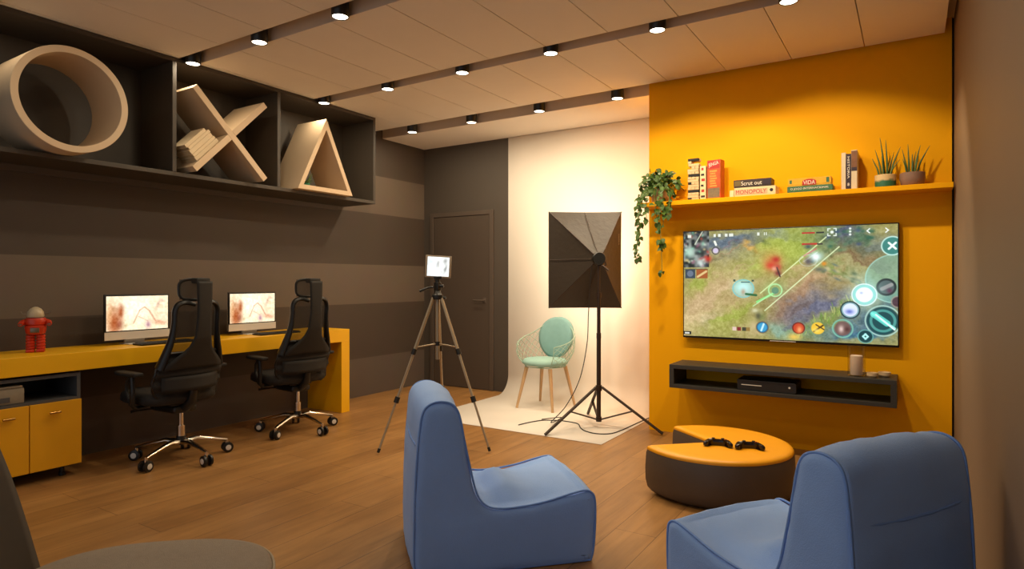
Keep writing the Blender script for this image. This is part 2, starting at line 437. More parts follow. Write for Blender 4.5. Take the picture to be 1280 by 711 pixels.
# ------------------------------------------------------------------ ceiling lamps
def make_lamp(loc, label):
    t = thing('ceiling_spotlight', label, 'ceiling light', loc, 0, 'round spotlights in the ceiling grooves')
    MB().lathe([(.047, 0), (.052, 0), (.054, .003), (.054, .136), (.052, .1375), (.0, .1375)], 32, cap=False).build('housing', M['lamp_body'], t, smooth=True)
    MB().lathe([(.0, .004), (.0465, .004), (.0465, .007), (0, .007)], 28, cap=False).build('diffuser', M['lamp_face'], t)
    return t
ord_ = ['first', 'second', 'third', 'fourth', 'fifth', 'sixth']
lamp0 = None
rows = [(1.45, 'groove nearest the viewer', 6), (2.685, 'front visible groove', 6), (3.92, 'middle visible groove', 6), (5.115, 'rear visible groove', 4)]
LCOL = (1, .83, .58)
for yi, (Y, rn, n) in enumerate(rows):
    ZL = 2.85 if yi < 3 else 2.822
    for k in range(n):
        x = -4.50+.78*k
        if yi == 0 and k == 0: x += .02
        lab = f'black round ceiling spotlight, {ord_[k]} from left in the {rn}'
        if lamp0 is None: lamp0 = make_lamp((x, Y, ZL), lab)
        else: dup(lamp0, (x, Y, ZL), 0, lab)
        wash = yi == 2 and k >= 3       # these throw their light on the yellow wall
        L = bpy.data.lights.new('spot_glow', 'SPOT' if wash else 'AREA')
        if wash: L.spot_size = math.radians(112); L.spot_blend = .35; L.shadow_soft_size = .04
        else: L.shape = 'DISK'; L.size = .085
        L.energy = ([0, 0, 0, 34, 66, 60][k] if wash else {0: 2.5, 1: 5.5, 2: 9, 3: 10}[yi]*(.4 if (yi < 2 and k >= 3) else 1)*(.45 if k == 0 else 1)); L.color = LCOL
        lo = bpy.data.objects.new('spot_glow', L); COL.objects.link(lo); lo.location = (x, Y, ZL-.002)
        if wash: lo.rotation_euler = (math.radians(25), 0, 0); lo.location.z = ZL-.012

# ------------------------------------------------------------------ backdrop paper (floor-to-wall sweep)
prof = [(YB-.006, 2.826), (YB-.006, .215)]
for k in range(1, 12):
    a = PI/2*k/12; prof.append((YB-.006-.21*(1-math.cos(a)), .003+.212*(1-math.sin(a))))
prof += [(YB-.216, .003), (4.405, .003)]
bk = MB().grid(lambda u, v: (-3.783+v*(3.783-1.99), prof[int(round(u*(len(prof)-1)))][0], prof[int(round(u*(len(prof)-1)))][1]), len(prof), 2)
tag(bk.build('backdrop_paper', M['paper'], smooth='full', solid=.002), 'seamless cream paper backdrop sweeping from the back wall onto the floor', 'backdrop')

# ------------------------------------------------------------------ high shelf unit with O, X and triangle
FX = -4.55
t = thing('wall_shelf_unit', 'long charcoal open shelf unit hung under the ceiling on the striped wall', 'shelf', (0, 0, 0))
y0s, y1s, zb = .6, 4.62, 2.012
MB().box(XL+.001, FX, y0s, y1s, zb, zb+.03).build('bottom_board', M['shelf_dark'], t, bevel=.002)
MB().box(XL+.001, FX, y0s, y1s, ZC-.032, ZC-.002).build('top_board', M['shelf_dark'], t, bevel=.002)
MB().box(XL+.001, XL+.012, y0s+.03, y1s-.03, zb+.03, ZC-.032).build('back_panel', M['shelf_dark'], t)
for y in (y0s+.0, 2.575-.015, 3.475-.015, y1s-.03):
    MB().box(XL+.013, FX, y, y+.03, zb+.0305, ZC-.0325).build('divider' if y0s < y < 4.5 else 'side_board', M['shelf_dark'], t, bevel=.002)
MB().box(XL+.001, XL+.02, y0s, y1s-.1, zb-.045, zb-.001).build('wall_rail', M['frame'], t)
ZS = zb+.031
# ring
SX = FX+.08
R1, R2 = .325, .284
def ring(u, v):
    a = 2*PI*u; prof_ = [(R1, 0), (R1, .40), (R2, .40), (R2, 0)]
    r, x = prof_[int(round(v*4)) % 4]
    return (x, r*math.cos(a), r*math.sin(a))
t = thing('ring_sculpture', 'large cream ring standing in the left bay of the high shelf', 'sculpture', (SX-.325, 1.850, ZS+R1+.001))
MB().grid(ring, 96, 4, cu=True, cv=True).build('ring', M['cream'], t, smooth=True, bevel=.002)
# X
t = thing('cross_sculpture', 'cream letter X standing in the middle bay of the high shelf', 'sculpture', (0, 2.985, ZS))
c = .352
Tm = lambda a: Matrix.Translation((0, 0, c-.0165)) @ Matrix.Rotation(a, 4, 'X')
MB().box(SX-.40, SX-.003, -.43, .43, -.024, .024, Tm(-math.atan2(.61, .6))).build('falling_board', M['cream'], t, bevel=.002)
MB().box(SX-.40, SX-.003, -.43, -.0245, -.024, .024, Tm(math.atan2(.61, .6))).box(SX-.40, SX-.003, .0245, .43, -.024, .024, Tm(math.atan2(.61, .6))).build('rising_board', M['cream'], t, bevel=.002)
# triangle
t = thing('triangle_sculpture', 'cream hollow triangle standing in the right bay of the high shelf', 'sculpture', (0, 3.925, ZS+.001))
ot = [(-.315, 0), (.315, 0), (0, .665)]; it = [(-.252, .04), (.252, .04), (0, .565)]
tb = MB(); vs = []
for X in (SX-.40, SX-.003):
    vs += [(X, *p) for p in ot]+[(X, *p) for p in it]
fs = []
for i in range(3):
    j = (i+1) % 3
    fs += [(i, j, 3+j, 3+i), (6+i, 9+i, 9+j, 6+j), (i, 6+i, 6+j, j), (3+i, 3+j, 9+j, 9+i)]
tb.add(vs, fs).build('triangle_frame', M['cream'], t, bevel=.002)
# small plant inside triangle
t = thing('small_succulent', 'tiny green succulent in a teal dish inside the cream triangle', 'plant', (SX-.07, 3.925-.175, ZS+.0425))
MB().lathe([(.02, 0), (.032, .004), (.036, .02), (.032, .02), (.0, .012)], 20).build('dish', mat('teal_glaze', '#2c7a5c', .4), t, smooth=True)
lf = MB()
for k in range(26):
    a = k*2.4; e = .3+.9*random.random(); L = .045+.05*random.random()
    d = Vector((math.cos(a)*math.cos(e), math.sin(a)*math.cos(e), math.sin(e)+.3)); p = Vector((.01*math.cos(a), .01*math.sin(a), .013))
    lf.tube([p, p+d*L*.5, p+d*L], [.003, .007, .001], 6, flat=.5)
lf.build('leaves', M['aloe'], t, smooth=True)
# books leaning on the X (lie along its lower left arm)
ang = math.atan2(.61, .6); u_ = Vector((0, math.cos(ang), math.sin(ang))); n_ = Vector((0, -math.sin(ang), math.cos(ang)))
cen = Vector((0, 2.985, ZS+c-.0165))
btx = ['lowest, resting on the arm of the X', 'second up from the arm of the X', 'in the middle of the five', 'second from the outside', 'outermost of the five']
off = .0255
for k in range(5):
    th_ = [.03, .024, .034, .022, .026][k]; Ln = [.25, .24, .235, .23, .215][k]; Dp = [.2, .19, .2, .18, .17][k]
    s1 = -.115-[.0, .005, .012, .006, .03][k]
    B = thing('book', f'cream book leaning in the middle bay, {btx[k]}', 'book', cen+n_*off+u_*(s1-Ln)+Vector((SX-.02-Dp, 0, 0)), 0, 'cream books leaning on the X')
    B.rotation_euler = (ang, 0, 0)
    MB().box(0, Dp, 0, Ln, 0, .0025).box(0, Dp, 0, Ln, th_-.0025, th_).box(Dp-.0025, Dp, 0, Ln, .0026, th_-.0026).build('cover', M['book'], B, bevel=.0006)
    MB().box(.004, Dp-.003, .003, Ln-.003, .0027, th_-.0027).build('pages', M['pages'], B)
    off += th_+.001

# ------------------------------------------------------------------ desk
DX = -4.525
t = thing('desk', 'long yellow wall desk with one solid end panel', 'desk')
MB().box(XL+.001, DX, .7, 4.25, .67, .785).build('desktop', M['yellow'], t, bevel=.002)
MB().box(XL+.001, DX, 4.15, 4.25, .001, .6695).build('end_panel', M['yellow'], t, bevel=.002)
# cabinet
CX = -4.545
t = thing('cabinet', 'low cabinet with yellow doors and open grey niche under the desk', 'cabinet')
y0, y1 = 1.02, 1.955
f = MB()
f.box(XL+.005, CX-.02, y0, y1, .07, .095)
f.box(XL+.005, CX-.0, y0, y0+.02, .0955, .655); f.box(XL+.005, CX-.0, y1-.02, y1, .0955, .655)
f.box(XL+.005, CX, y0+.0205, y1-.0205, .635, .655); f.box(XL+.005, CX, y0+.0205, y1-.0205, .487, .503)
f.box(XL+.005, XL+.015, y0+.021, y1-.021, .0955, .634)
f.build('carcass', M['niche'], t)
for k, (a, b) in enumerate(((y0, 1.255), (1.258, 1.668), (1.671, y1))):
    a2 = max(a, y0+.0)
    d = MB().box(CX+.0005, CX+.0185, a2+.001, b-.001, .075, .486).build('door', M['yellow_door'], t, bevel=.0015)
    ky = [1.12, 1.56, 1.80][k]
    q = MB().cyl((CX+.0187, ky, .425), (CX+.034, ky, .425), .006)
    q.tube([(CX+.036, ky-.03, .425), (CX+.036, ky+.03, .425)], .007, 12)
    q.build('knob', M['brass'], d, smooth=True)
for (xx, yy) in ((CX-.06, y1-.08), (CX-.06, y0+.08), (XL+.08, y1-.08), (XL+.08, y0+.08)):
    MB().lathe([(.018, 0), (.018, .02), (.013, .022), (.013, .069)], 16, (xx, yy, .001)).build('foot', M['black'], t, smooth=True)
# grey box in the niche
t = thing('printer', 'grey flat office printer in the open cabinet niche', 'printer', (CX-.33, 1.23, .504))
MB().rbox(0, .32, 0, .425, 0, .095, .008).build('casing', M['printer'], t, smooth=True)
MB().rbox(.01, .318, .008, .417, .0955, .108, .004).build('lid', M['printer'], t, smooth=True)
MB().rbox(.3205, .324, .07, .35, .015, .045, .001).build('paper_slot', M['niche'], t)

# toy robot
t = thing('toy_robot', 'small red toy robot with cream domed head on the yellow desk', 'toy', (-4.79, 1.80, .7855), 0)
t.rotation_euler = (0, 0, math.radians(-25))
MB().lathe([(.048, 0), (.056, .004), (.058, .03), (.052, .045), (.0, .045)], 24, (0, 0, .175), cap=True).lathe([(.03, 0), (.05, .006), (.056, .03), (.058, .055), (.05, .063), (0, .063)], 24, (0, 0, .112)).build('torso', M['robot_red'], t, smooth=True)
MB().lathe([(.022, 0), (.043, .003), (.047, .014), (.043, .038), (.03, .058), (.012, .069), (0, .071)], 24, (0, 0, .2215)).lathe([(.02, 0), (.02, .016)], 16, (0, 0, .2205)).build('head', M['robot_dome'], t, smooth=True)
for s in (-1, 1):
    lg = MB()
    prof_ = []
    for k in range(5):
        z = .018+k*.019; prof_ += [(.021, z), (.026, z+.005), (.026, z+.013), (.021, z+.018)]
    lg.lathe(prof_, 18, (0, s*.0265, 0)); lg.rbox(-.024, .042, s*.0265-.023, s*.0265+.023, .0, .019, .006)
    lg.build('leg', M['robot_red'], t, smooth=True)
    MB().tube([(0, s*.05, .195), (.018, s*.07, .19), (.038, s*.075, .184), (.055, s*.074, .182)], [.02, .018, .014, .013], 12).build('arm', M['robot_red'], t, smooth=True)
    MB().tube([(.056, s*.074, .182), (.07, s*.081, .182), (.082, s*.075, .182)], .004, 8).tube([(.056, s*.074, .182), (.07, s*.067, .182), (.082, s*.073, .182)], .004, 8).build('claw', M['robot_metal'], t, smooth=True)
    MB().tube([(0, s*.04, .245), (0, s*.068, .247), (0, s*.078, .262)], .0038, 8).build('antenna', M['robot_metal'], t, smooth=True)
MB().rbox(.054, .062, -.024, .024, .128, .158, .003).build('chest_panel', M['robot_metal'], t, smooth=True)

# ------------------------------------------------------------------ picture helpers
def canvas(W, H, c):
    im = np.zeros((H, W, 3)); im[:] = np.array([int(c[i:i+2], 16)/255 for i in (1, 3, 5)]); return im
def hexa(c): return np.array([int(c[i:i+2], 16)/255 for i in (1, 3, 5)])
def vnoise(W, H, cx, cy, seed):
    rs = np.random.RandomState(seed); g = rs.rand(cy+2, cx+2)
    y = np.linspace(0, cy, H); x = np.linspace(0, cx, W)
    yi = y.astype(int); xi = x.astype(int); fy = (y-yi)[:, None]; fx = (x-xi)[None]
    fy = fy*fy*(3-2*fy); fx = fx*fx*(3-2*fx)
    a = g[yi][:, xi]; b = g[yi][:, xi+1]; c = g[yi+1][:, xi]; d = g[yi+1][:, xi+1]
    return a*(1-fy)*(1-fx)+b*(1-fy)*fx+c*fy*(1-fx)+d*fy*fx
class Pic:
    def __init__(s, W, H, c):
        s.W, s.H = W, H; s.im = canvas(W, H, c)
        s.y, s.x = np.mgrid[0:H, 0:W]; s.x = s.x/(H); s.y = s.y/H; s.A = W/H
    def mix(s, m, c):
        m = np.clip(m, 0, 1)[..., None]; s.im = s.im*(1-m)+hexa(c)*m
    def warp(s, amt, seed):
        s.x0, s.y0 = s.x, s.y
        s.x = s.x+amt*(vnoise(s.W, s.H, 14, 8, seed)-.5)+amt*.6*(vnoise(s.W, s.H, 50, 28, seed+1)-.5)
        s.y = s.y+amt*(vnoise(s.W, s.H, 14, 8, seed+2)-.5)+amt*.6*(vnoise(s.W, s.H, 50, 28, seed+3)-.5)
    def unwarp(s): s.x, s.y = s.x0, s.y0
    def patch(s, cx, cy, rx, ry, c, a=1., rot=0):
        dx, dy = s.x-cx*s.A, s.y-cy; cr, sr = math.cos(rot), math.sin(rot)
        u, v = (dx*cr+dy*sr)/rx, (-dx*sr+dy*cr)/ry
        s.mix(a*np.clip(1.6-1.5*(u*u+v*v), 0, 1), c)
    def blob(s, cx, cy, rx, ry, c, a=1., rot=0):
        dx, dy = s.x-cx*s.A, s.y-cy; cr, sr = math.cos(rot), math.sin(rot)
        u, v = (dx*cr+dy*sr)/rx, (-dx*sr+dy*cr)/ry
        s.mix(a*np.exp(-(u*u+v*v)), c)
    def disc(s, cx, cy, r, c, a=1., ry=None, soft=.006):
        d = np.hypot((s.x-cx*s.A), (s.y-cy)*(r/(ry or r)))
        s.mix(a*np.clip((r-d)/soft+.5, 0, 1), c)
    def ring(s, cx, cy, r, w, c, a=1., ry=None):
        d = np.hypot((s.x-cx*s.A), (s.y-cy)*(r/(ry or r)))
        s.mix(a*np.clip((w/2-abs(d-r))/.005+.5, 0, 1), c)
    def line(s, x0, y0, x1, y1, w, c, a=1.):
        x0 *= s.A; x1 *= s.A; dx, dy = x1-x0, y1-y0; L = dx*dx+dy*dy
        t = np.clip(((s.x-x0)*dx+(s.y-y0)*dy)/L, 0, 1)
        d = np.hypot(s.x-x0-t*dx, s.y-y0-t*dy)
        s.mix(a*np.clip((w/2-d)/.005+.5, 0, 1), c)
    def rect(s, x0, y0, x1, y1, c, a=1.):
        s.mix(a*((s.x >= x0*s.A) & (s.x <= x1*s.A) & (s.y >= y0) & (s.y <= y1)), c)
    def mottle(s, cx, cy, seed, amt, mask=None):
        n = (vnoise(s.W, s.H, cx, cy, seed)-.5)*2*amt
        if mask is not None: n = n*mask
        s.im = np.clip(s.im+n[..., None], 0, 1)

# ------------------------------------------------------------------ computers
def desk_picture():
    p = Pic(160, 90, '#fbe6c0')
    p.blob(.45, .3, .5, .4, '#fff6e4', .8); p.blob(.8, .6, .3, .3, '#f3d3b0', .6)
    p.blob(.12, .75, .18, .4, '#a04c24', .95); p.blob(.22, .45, .08, .2, '#a04e28', .9); p.blob(.05, .5, .08, .3, '#d8a06a', .6)
    p.blob(.2, .8, .08, .12, '#7d3425', .6); p.blob(.1, .35, .1, .05, '#c08a60', .7, .6)
    p.line(.42, .8, .52, .42, .04, '#c99a76', .6); p.line(.52, .42, .6, .33, .04, '#c99a76', .6); p.line(.6, .33, .68, .45, .04, '#c99a76', .6)
    p.line(.68, .45, .78, .75, .05, '#c08a6c', .6); p.line(.5, .6, .66, .75, .03, '#d8ae90', .6)
    p.blob(.66, .85, .08, .1, '#9a6a86', .7); p.blob(.85, .8, .2, .08, '#c48262', .7, .2); p.blob(.83, .25, .05, .15, '#b58a78', .6, .4)
    p.blob(.9, .15, .08, .05, '#c4a090', .6); p.blob(.3, .85, .05, .05, '#8a7a4a', .5)
    p.mottle(30, 17, 3, .06); p.mottle(60, 34, 4, .04)
    return p.im
DP = desk_picture()
M['desk_screen'] = screen_mat('computer_display', 1.15)
def make_computer(loc, label, w):
    t = thing('desktop_computer', label, 'computer', loc, 0, 'all in one computers on the desk')
    h0, h1 = .035, .362
    MB().rbox(-.012, .004, 0, w, h0, h1, .004).build('bezel', M['black'], t, smooth=True)
    MB().rbox(-.02, -.0125, .004, w-.004, h0+.004, h1-.004, .003).build('back_shell', M['silver'], t, smooth=True)
    MB().rbox(.0045, .0065, .001, w-.001, h0+.001, h0+.058, .0008).build('chin', M['silver'], t)
    picture_screen('screen', DP, (.0048, .013, h1-.014), (0, w-.026, 0), (0, 0, -(h1-h0-.058-.022)), M['desk_screen'], t)
    MB().prism([(-.06, .004), (-.048, .004), (-.022, .09), (-.022, .16), (-.03, .16)], w/2-.07, w/2+.07, 'y').rbox(-.085, .055, w/2-.09, w/2+.09, 0, .006, .002).build('stand', M['silver'], t)
    return t
make_computer((-4.80, 2.213, .786), 'silver and black desktop computer on the desk nearer the red robot', .462)
c2 = make_computer((-4.80, 3.168, .786), 'silver and black desktop computer at the far end of the yellow desk', .462)
def make_keyboard(loc, label):
    t = thing('keyboard', label, 'keyboard', loc, 0, 'black keyboards on the desk')
    MB().rbox(0, .125, 0, .40, 0, .012, .003).build('case', M['black'], t, smooth=True)
    k = MB()
    for i in range(5):
        for j in range(15):
            k.box(.012+i*.0215, .030+i*.0215, .012+j*.0255, .034+j*.0255, .0125, .0165)
    k.build('keys', M['black_soft'], t)
    return t
kb = make_keyboard((-4.71, 2.36, .786), 'black keyboard before the computer nearer the red robot')
dup(kb, (-4.71, 3.33, .786), 0, 'black keyboard before the computer at the far end of the desk')

# ------------------------------------------------------------------ office chairs
def make_office_chair(loc, rz, label, ba):
    """faces +Y in its own frame"""
    t = thing('office_chair', label, 'chair', loc, rz, 'black mesh office chairs at the desk')
    for k in range(5):
        a = math.radians(72*k)-rz+ba
        d = Vector((math.cos(a), math.sin(a), 0))
        lg = MB().tube([d*.022+Vector((0, 0, .125)), d*.10+Vector((0, 0, .135)), d*.21+Vector((0, 0, .112)), d*.302+Vector((0, 0, .088))], [.027, .022, .017, .013], 10, flat=.75)
        lg.cyl(d*.302+Vector((0, 0, .06)), d*.302+Vector((0, 0, .092)), .012, n=12)
        lo = lg.build('base_leg', M['chrome'], t, smooth=True)
        n = Vector((-d.y, d.x, 0)); cc = d*.305+Vector((0, 0, .0365))
        w = MB()
        for s in (-1, 1):
            w.lathe([(.0, 0), (.028, .0), (.036, .003), (.036, .017), (.028, .02), (0, .02)], 20, T=Matrix.Translation(cc+n*(s*.018)-n*(.0 if s > 0 else 0)) @ rot_to(n*s).to_4x4() @ Matrix.Translation((0, 0, -.006)), cap=False)
        w.tube([cc-n*.012+Vector((0, 0, .024)), cc+n*.012+Vector((0, 0, .024))], .006, 8)
        wo = w.build('caster', M['black'], t, smooth=True)
        for s in (-1, 1):
            MB().lathe([(.0, .0205-.006), (.019, .0205-.006), (.0195, .022-.006), (.01, .0235-.006), (0, .0235-.006)], 16, T=Matrix.Translation(cc+n*(s*.018)) @ rot_to(n*s).to_4x4(), cap=False).build('caster_hub', M['silver'], wo, smooth=True)
    MB().cyl((0, 0, .105), (0, 0, .165), .03).build('hub', M['black'], t, smooth=True)
    MB().cyl((0, 0, .166), (0, 0, .24), .026).cyl((0, 0, .24), (0, 0, .33), .016).build('gas_column', M['chrome'], t, smooth=True)
    mb = MB().rbox(-.085, .085, -.2, .1, .33, .385, .02, 3).rbox(-.1, .1, -.19, .12, .386, .402, .006)
    mb.tube([(0, -.1, .36), (0, -.2, .375), (0, -.265, .42), (0, -.285, .50)], [.04, .036, .03, .024], 12)
    mb.tube([(-.09, .02, .355), (-.2, .05, .35), (-.235, .05, .352)], [.006, .006, .011], 8)
    mb.build('tilt_mechanism', M['black'], t, smooth=True)
    def seat(u, v):
        a = 2*PI*u; ca, sa = math.cos(a), math.sin(a); e = 2/4.2
        x = .255*math.copysign(abs(ca)**e, ca); y = .245*math.copysign(abs(sa)**e, sa)+.04
        k = [0, .6, .93, 1., 1., .97, .85, .5, 0][int(round(v*8))]; z = [.404, .404, .406, .42, .455, .476, .487, .489, .489][int(round(v*8))]
        return (x*k, .04+(y-.04)*k, z-.02*max(0, (y-.2))*k)
    MB().grid(seat, 48, 9, cu=True).build('seat', M['mesh_fabric'], t, smooth='full')
    # back: reclining line, local y as a function of height
    def yb(z): return -.235-.10*(z-.45)-.05*math.sin((z-.45)*3.2)
    def curve(x): return .9*x*x
    zs = [.41, .44, .48, .53, .58, .63, .68, .72, .76]
    ws = [.14, .205, .228, .238, .238, .232, .215, .196, .170]
    def shell(u, v):
        z = zs[0]+(zs[-1]-zs[0])*v; w = float(np.interp(z, zs, ws)); x = (2*u-1)*w
        rib = .009*math.sin((z-.46)*2*PI/.085)
        return (x, yb(z)+curve(x)+rib, z-.06*(abs(2*u-1)**2)*(1-v)*-.4)
    sh = MB().grid(shell, 25, 37).build('backrest', M['mesh_fabric'], t, smooth='full', solid=.016)
    rim = MB()
    pts = [Vector(shell(1, k/12)) for k in range(13)]+[Vector(shell(0, 1-k/12)) for k in range(13)]
    top = [Vector(shell(1-k/8, 1)) for k in range(1, 8)]; bot = [Vector(shell(k/8, 0)) for k in range(1, 8)]
    loop = pts[:13]+top+pts[13:]+bot
    rim.tube(loop, .011, 8, closed=True)
    rim.build('back_frame', M['black'], sh, smooth=True)
    # lumbar bow behind the shell
    MB().grid(lambda u, v: ((2*u-1)*.2, yb(.55)-.045+1.6*((2*u-1)*.2)**2, .50+.1*v), 17, 5).build('lumbar_support', M['mesh_fabric'], t, smooth='full', solid=.012)
    # central spine
    def spine(u, v):
        z = .66+.58*v
        w = float(np.interp(z, [.66, .69, .72, .76, .80, .86, 1.0, 1.1, 1.24], [.205, .20, .165, .115, .078, .056, .046, .048, .052]))
        x = (2*u-1)*w
        return (x, yb(z)-.022-.045*min(1, (z-.66)/.2)+.9*x*x, z-.35*x*x*(1-v))
    MB().grid(spine, 9, 34).build('spine', M['mesh_fabric'], t, smooth='full', solid=.02)
    # shoulder frame with net
    for s in (-1, 1):
        P = [(s*.215, .66), (s*.188, .76), (s*.165, .86), (s*.155, .97), (s*.155, 1.04), (s*.135, 1.085), (s*.09, 1.10), (s*.03, 1.085)]
        pts = catmull([(x, yb(z)+curve(x), z) for x, z in P], 5)
        MB().tube(pts, [.040-.0012*q for q in range(14)]+[.024]*(len(pts)-14), 10, flat=.65).build('shoulder_frame', M['black'], t, smooth=True)
    def net(u, v):
        z = .74+.35*v; w = float(np.interp(z, [.74, .80, .88, .98, 1.05, 1.09], [.172, .163, .149, .145, .146, .125])); x = (2*u-1)*w
        return (x, yb(z)+curve(x)+.004, z)
    MB().grid(net, 15, 12).build('net_panel', M['net'], t, smooth='full')
    # headrest
    zc, hh, hw = 1.185, .07, .115
    lp = []
    for k in range(40):
        a = 2*PI*k/40; ca, sa = math.cos(a), math.sin(a)
        x = hw*math.copysign(abs(ca)**.55, ca); z = zc+hh*math.copysign(abs(sa)**.55, sa)
        lp.append((x, yb(z)+.06+1.8*x*x-.04, z))
    hr = MB().tube(lp, .0105, 8, closed=True).build('headrest', M['black'], t, smooth=True)
    MB().grid(lambda u, v: ((2*u-1)*hw*.97, yb(zc+(2*v-1)*hh)+.02+1.8*((2*u-1)*hw)**2, zc+(2*v-1)*hh*.97), 15, 9).build('headrest_net', M['net'], hr, smooth='full')
    MB().rbox(-.05, .05, yb(zc)-.055, yb(zc)+.012, zc+hh-.03, zc+hh+.008, .008).build('headrest_bracket', M['mesh_fabric'], hr, smooth=True)
    # armrests
    for s in (-1, 1):
        ar = MB().tube([(s*.19, -.02, .395), (s*.27, -.03, .392), (s*.3, -.04, .42), (s*.3, -.05, .52), (s*.295, -.03, .615)], [.018, .02, .02, .017, .016], 10, flat=.8)
        ar.tube([(s*.3, -.03, .44), (s*.3, .02, .50), (s*.298, .02, .57), (s*.295, -.01, .605)], [.012]*4, 8)
        ao = ar.build('armrest', M['black'], t, smooth=True)
        pd = [(s*.275, -.14), (s*.335, -.14), (s*.345, .0), (s*.33, .12), (s*.29, .15), (s*.262, .12), (s*.262, .0)]
        MB().prism(pd, .612, .638, 'z').build('arm_pad', M['black_soft'], ao, bevel=.01, seg=3)
    for o_ in [x for x in SC.objects if x.parent == t]:
        if o_.name.split('.')[0] not in ('base_leg', 'caster', 'hub', 'gas_column'): o_.location.y = .105 if o_.name.startswith(('seat', 'armrest')) else .14
    return t
make_office_chair((-4.31, 2.485, .001), math.radians(182-90), 'black high-backed mesh office chair nearer the red toy robot', 0)
make_office_chair((-4.31, 3.475, .001), math.radians(173-90), 'black high-backed mesh office chair nearer the end panel of the desk', 0)

# ------------------------------------------------------------------ television
t = thing('television', 'large flat television showing a colourful battle game on the yellow wall', 'television')
TX0, TX1, TZ0, TZ1, TY = -1.557, -.073, .79, 1.642, 5.03
MB().rbox(TX0, TX1, TY, TY+.03, TZ0, TZ1, .003).rbox(TX0+.3, TX1-.3, TY+.0305, YY-.001, TZ0+.15, TZ1-.2, .004).build('case', M['black'], t, smooth=True)
MB().rbox(-.9, -.72, TY-.0015, TY+.003, TZ0+.003, TZ0+.009, .0006).build('logo_plate', M['silver'], t)
p = Pic(512, 293, '#93905a'); p.warp(.09, 40)
for (x, y, rx, ry, c, a, r) in [
    (.25, .2, .35, .12, '#8a8a72', .9, -.5), (.55, .14, .35, .2, '#93a646', 1, 0), (.35, .4, .5, .12, '#93a250', .9, -.45),
    (.38, .35, .35, .05, '#9fb052', .8, -.5), (.10, .6, .35, .16, '#b39a78', 1, -.6), (.28, .62, .25, .1, '#ad9273', .9, -.6), (.08, .5, .18, .09, '#8f9a45', .9, -.5),
    (.25, .8, .3, .12, '#93a34a', .9, -.4), (.06, .85, .25, .12, '#c2ae86', .9, -.4), (.14, .82, .1, .06, '#8f9070', .7, -.8), (.46, .2, .12, .05, '#a6b25a', .8, -.4),
    (.45, .66, .3, .1, '#8f8a5a', .7, -.5), (.6, .6, .3, .13, '#8a7264', 1, -.55), (.52, .78, .2, .12, '#806a68', .8, -.5), (.7, .66, .25, .12, '#5c6384', .9, -.4), (.6, .8, .2, .1, '#5f5f7a', .9, -.3),
    (.68, .38, .3, .1, '#a88f70', .9, -.5), (.78, .52, .14, .05, '#9a8750', .7, 0), (.75, .1, .22, .12, '#4d6a58', .9, 0), (.86, .2, .2, .08, '#545f4e', .9, .3), (.8, .08, .12, .08, '#50597a', .7, 0),
    (.9, .3, .2, .06, '#7c6a50', .9, .4), (.96, .14, .16, .08, '#6c7a78', .9, 0), (.82, .42, .22, .07, '#8d9a78', .9, .5), (.72, .32, .12, .05, '#7c8a50', .9, .5), (.9, .52, .15, .06, '#99a184', .7, .5),
    (.72, .78, .22, .06, '#7c8f4e', 1, -.55), (.6, .93, .25, .06, '#6f8f62', .9, -.1), (.48, .93, .12, .06, '#7ba9a4', .8, 0), (.82, .9, .3, .1, '#3f6888', 1, -.2), (.95, .7, .12, .16, '#436a80', .9, 0), (.88, .78, .1, .1, '#3c6282', .9, 0),
    (.2, .1, .3, .05, '#586a80', 1, -.35), (.28, .09, .18, .06, '#56657c', 1, -.2), (.34, .13, .08, .04, '#c69a50', .9, .3), (.47, .05, .14, .035, '#7c8c78', .9, .2), (.42, .1, .06, .02, '#3f4f45', .8, .4),
    (.36, .93, .1, .05, '#a99a70', .9, 0), (.17, .3, .2, .02, '#6f6d55', .6, -.5)]:
    p.blob(x, y, rx, ry, c, a, r)
for (x, y, rx, ry, c, a, r) in [
    (.12, .62, .30, .09, '#b59c7c', .75, -.75), (.24, .50, .22, .035, '#c0a888', .6, -.6), (.33, .36, .2, .03, '#a68e74', .6, -.5), (.09, .83, .2, .06, '#c8b48e', .7, -.3),
    (.27, .78, .22, .06, '#8da045', .7, -.5), (.06, .49, .1, .05, '#8f9f48', .7, -.3), (.5, .16, .25, .08, '#99ad4a', .7, .1), (.40, .30, .16, .04, '#93ab4e', .7, -.6), (.34, .5, .14, .05, '#9aa656', .55, -.6),
    (.60, .30, .12, .05, '#b3987a', .7, -.4), (.68, .42, .2, .05, '#ab8f70', .7, -.6), (.57, .58, .22, .05, '#96755f', .7, -.7), (.50, .70, .15, .035, '#84695c', .6, -.9), (.60, .72, .16, .03, '#5b4c50', .55, -.6),
    (.68, .68, .15, .04, '#565f86', .7, -.5), (.56, .86, .14, .03, '#5a6080', .7, -.4), (.22, .08, .24, .03, '#4f647e', .8, -.35), (.2, .15, .16, .012, '#6c5f70', .7, -.55), (.24, .19, .18, .012, '#8f7a62', .8, -.6),
    (.80, .27, .14, .03, '#6a5240', .7, .35), (.90, .35, .16, .035, '#6f5c48', .7, .3), (.76, .40, .1, .03, '#5d6f3e', .7, .4), (.84, .50, .12, .03, '#a9a989', .8, .7), (.90, .57, .1, .025, '#8d947c', .7, .6),
    (.85, .12, .09, .05, '#2f5e4b', .7, 0), (.92, .19, .12, .03, '#5f6f72', .8, .15), (.74, .13, .06, .05, '#5c8049', .6, 0), (.78, .07, .06, .03, '#464f78', .7, 0), (.86, .93, .2, .05, '#2f6a94', .7, -.1), (.80, .82, .05, .08, '#3d6f90', .6, 0)]:
    p.patch(x, y, rx, ry, c, a*.8, r)
p.unwarp()
g_ = p.im.mean(-1, keepdims=True); p.im = g_*1.04+.82*(p.im-g_)+np.array([.03, .01, -.03])
